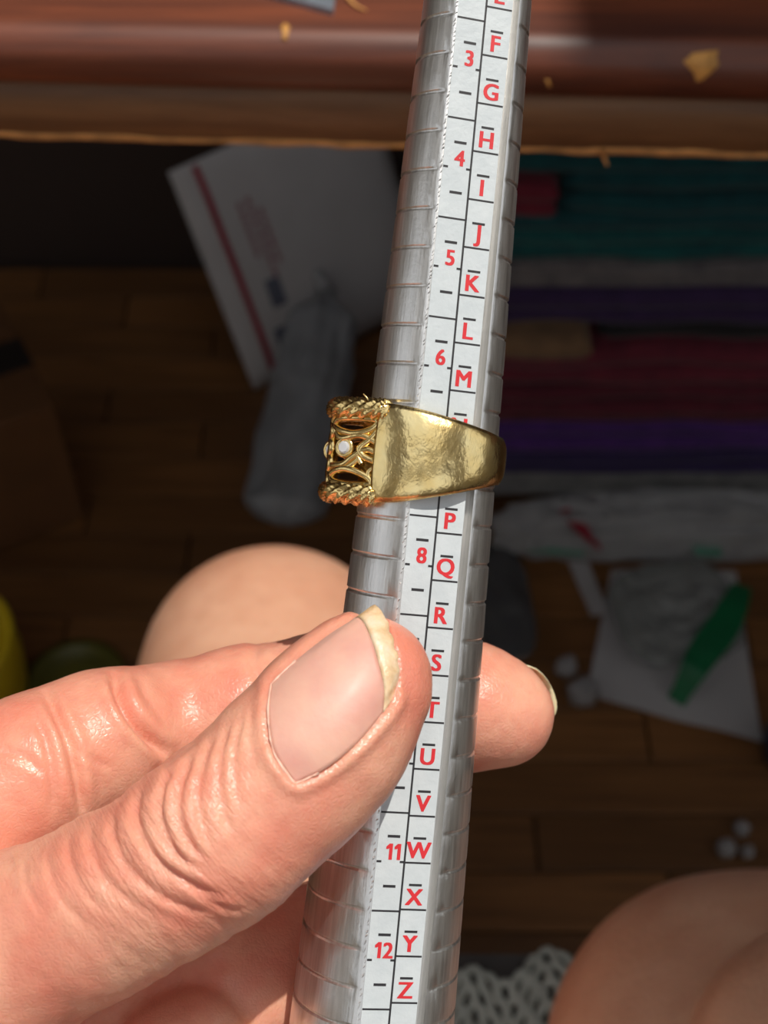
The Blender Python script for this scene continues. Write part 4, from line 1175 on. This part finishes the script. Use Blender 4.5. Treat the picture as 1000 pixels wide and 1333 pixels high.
v, f = tube([(c.x + 0.0575 * math.cos(a), c.y + 0.0575 * math.sin(a), 0.102) for a in np.linspace(0, 2 * PI, 40, endpoint=False)], 0.003, 8, True)
pyd('rim', v, f, YEL, tub)
c = at_z(100, 892); OL = plain('olive_plastic', lin(96, 92, 34), 0.4, 0.1, 20)
lid = tag(empty('plastic_lid', (c.x, c.y, 0)), 'flat olive green plastic lid lying on floor beside the yellow tub', 'dish')  # loose olive lid with a raised inner ring
lathe('lid_body', [(0.040, 0.0005), (0.043, 0.002), (0.043, 0.007), (0.036, 0.008), (0.034, 0.005), (0.01, 0.005)], (c.x, c.y, 0), OL, parent=lid)
v, f = tube([(c.x + 0.024 * math.cos(a), c.y + 0.024 * math.sin(a), 0.0055) for a in np.linspace(0, 2 * PI, 30, endpoint=False)], 0.0014, 6, True)
pyd('raised_ring', v, f, OL, lid)

# ------------------------------------------------------------------ seat under the person, with a lace cloth
SEATZ = 0.400
SEATY = 0.0
chair = tag(empty('stool', (0.0, SEATY, 0)), 'dark grey padded stool under the seated person', 'stool')
GREYC = cloth_mat('charcoal_seat', lin(58, 54, 52), lin(76, 72, 70), 60)
def rrect(w, d, r, n=10):
    out = []
    for cx, cy, a0 in ((w - r, d - r, 0), (-w + r, d - r, PI / 2), (-w + r, -d + r, PI), (w - r, -d + r, 1.5 * PI)):
        out += [(cx + r * math.cos(a0 + PI / 2 * k / n), cy + r * math.sin(a0 + PI / 2 * k / n)) for k in range(n + 1)]
    return out
V = []; ring_n = None
for ins, z in ((0.02, SEATZ - 0.075), (0.004, SEATZ - 0.07), (0.0, SEATZ - 0.05), (0.0, SEATZ - 0.03), (0.006, SEATZ - 0.012), (0.022, SEATZ - 0.003), (0.05, SEATZ)):
    q = rrect(0.23 - ins, 0.225 - ins, 0.07 - ins * 0.5); ring_n = len(q)
    V += [(x, y + SEATY, z) for x, y in q]
f = grid_faces(7, ring_n, cv=True); f = [tuple(reversed(x)) for x in f] + [tuple(range(ring_n - 1, -1, -1)), tuple(6 * ring_n + k for k in range(ring_n))]
pyd('seat', V, f, GREYC, chair)
for sx in (-0.17, 0.17):
    for sy in (-0.18, 0.14):
        v, f = tube([(sx * 1.1, sy * 1.1 + SEATY, 0.0005), (sx, sy + SEATY, SEATZ - 0.07)], lambda u: 0.015 + 0.004 * u, 14); pyd('leg', v, f, M['wood'], chair)
# crocheted lace cloth over the front of the stool
LACE = plain('white_crochet', lin(186, 190, 180), 0.85, 0.12, 120, 0.0006)
YF = SEATY + 0.225                           # front of the seat
LPATH = [(YF - 0.20, SEATZ + 0.0025), (YF - 0.05, SEATZ + 0.0025), (YF - 0.021, SEATZ - 0.0002), (YF - 0.003, SEATZ - 0.010), (YF + 0.003, SEATZ - 0.03), (YF + 0.003, SEATZ - 0.10)]
LS = np.r_[0, np.cumsum([math.dist(a, b) for a, b in zip(LPATH, LPATH[1:])])]
def lace_pt(u, v):                           # u across, v from the lap over the front edge, following the seat
    x = 0.028 + u * 0.13; s_ = v * (0.178 + 0.048 * u + 0.006 * math.sin(u * 25))
    y, z = np.interp(s_, LS, [p[0] for p in LPATH]), np.interp(s_, LS, [p[1] for p in LPATH])
    return Vector((x, y + 0.0008 * math.sin(u * 22), z + 0.0008 * math.sin(u * 40)))
parts = []; nr, nc = 22, 20
for i in range(nr):
    for j in range(nc):
        u0, v0 = (j + 0.5 * (i % 2)) / nc, i / nr
        P = [tuple(lace_pt(u0 + 0.56 / nc * math.cos(a), v0 + 0.60 / nr * math.sin(a)) + Vector((0, 0, 0.0008 * math.sin(2 * a)))) for a in np.linspace(0, 2 * PI, 10, endpoint=False)]
        parts.append(tube(P, 0.0021, 5, True))
v, f = join_vf(parts)
lace = tag(pyd('lace_cloth', v, f, LACE), 'white crocheted lace cloth draped over the front of the stool', 'lace cloth')
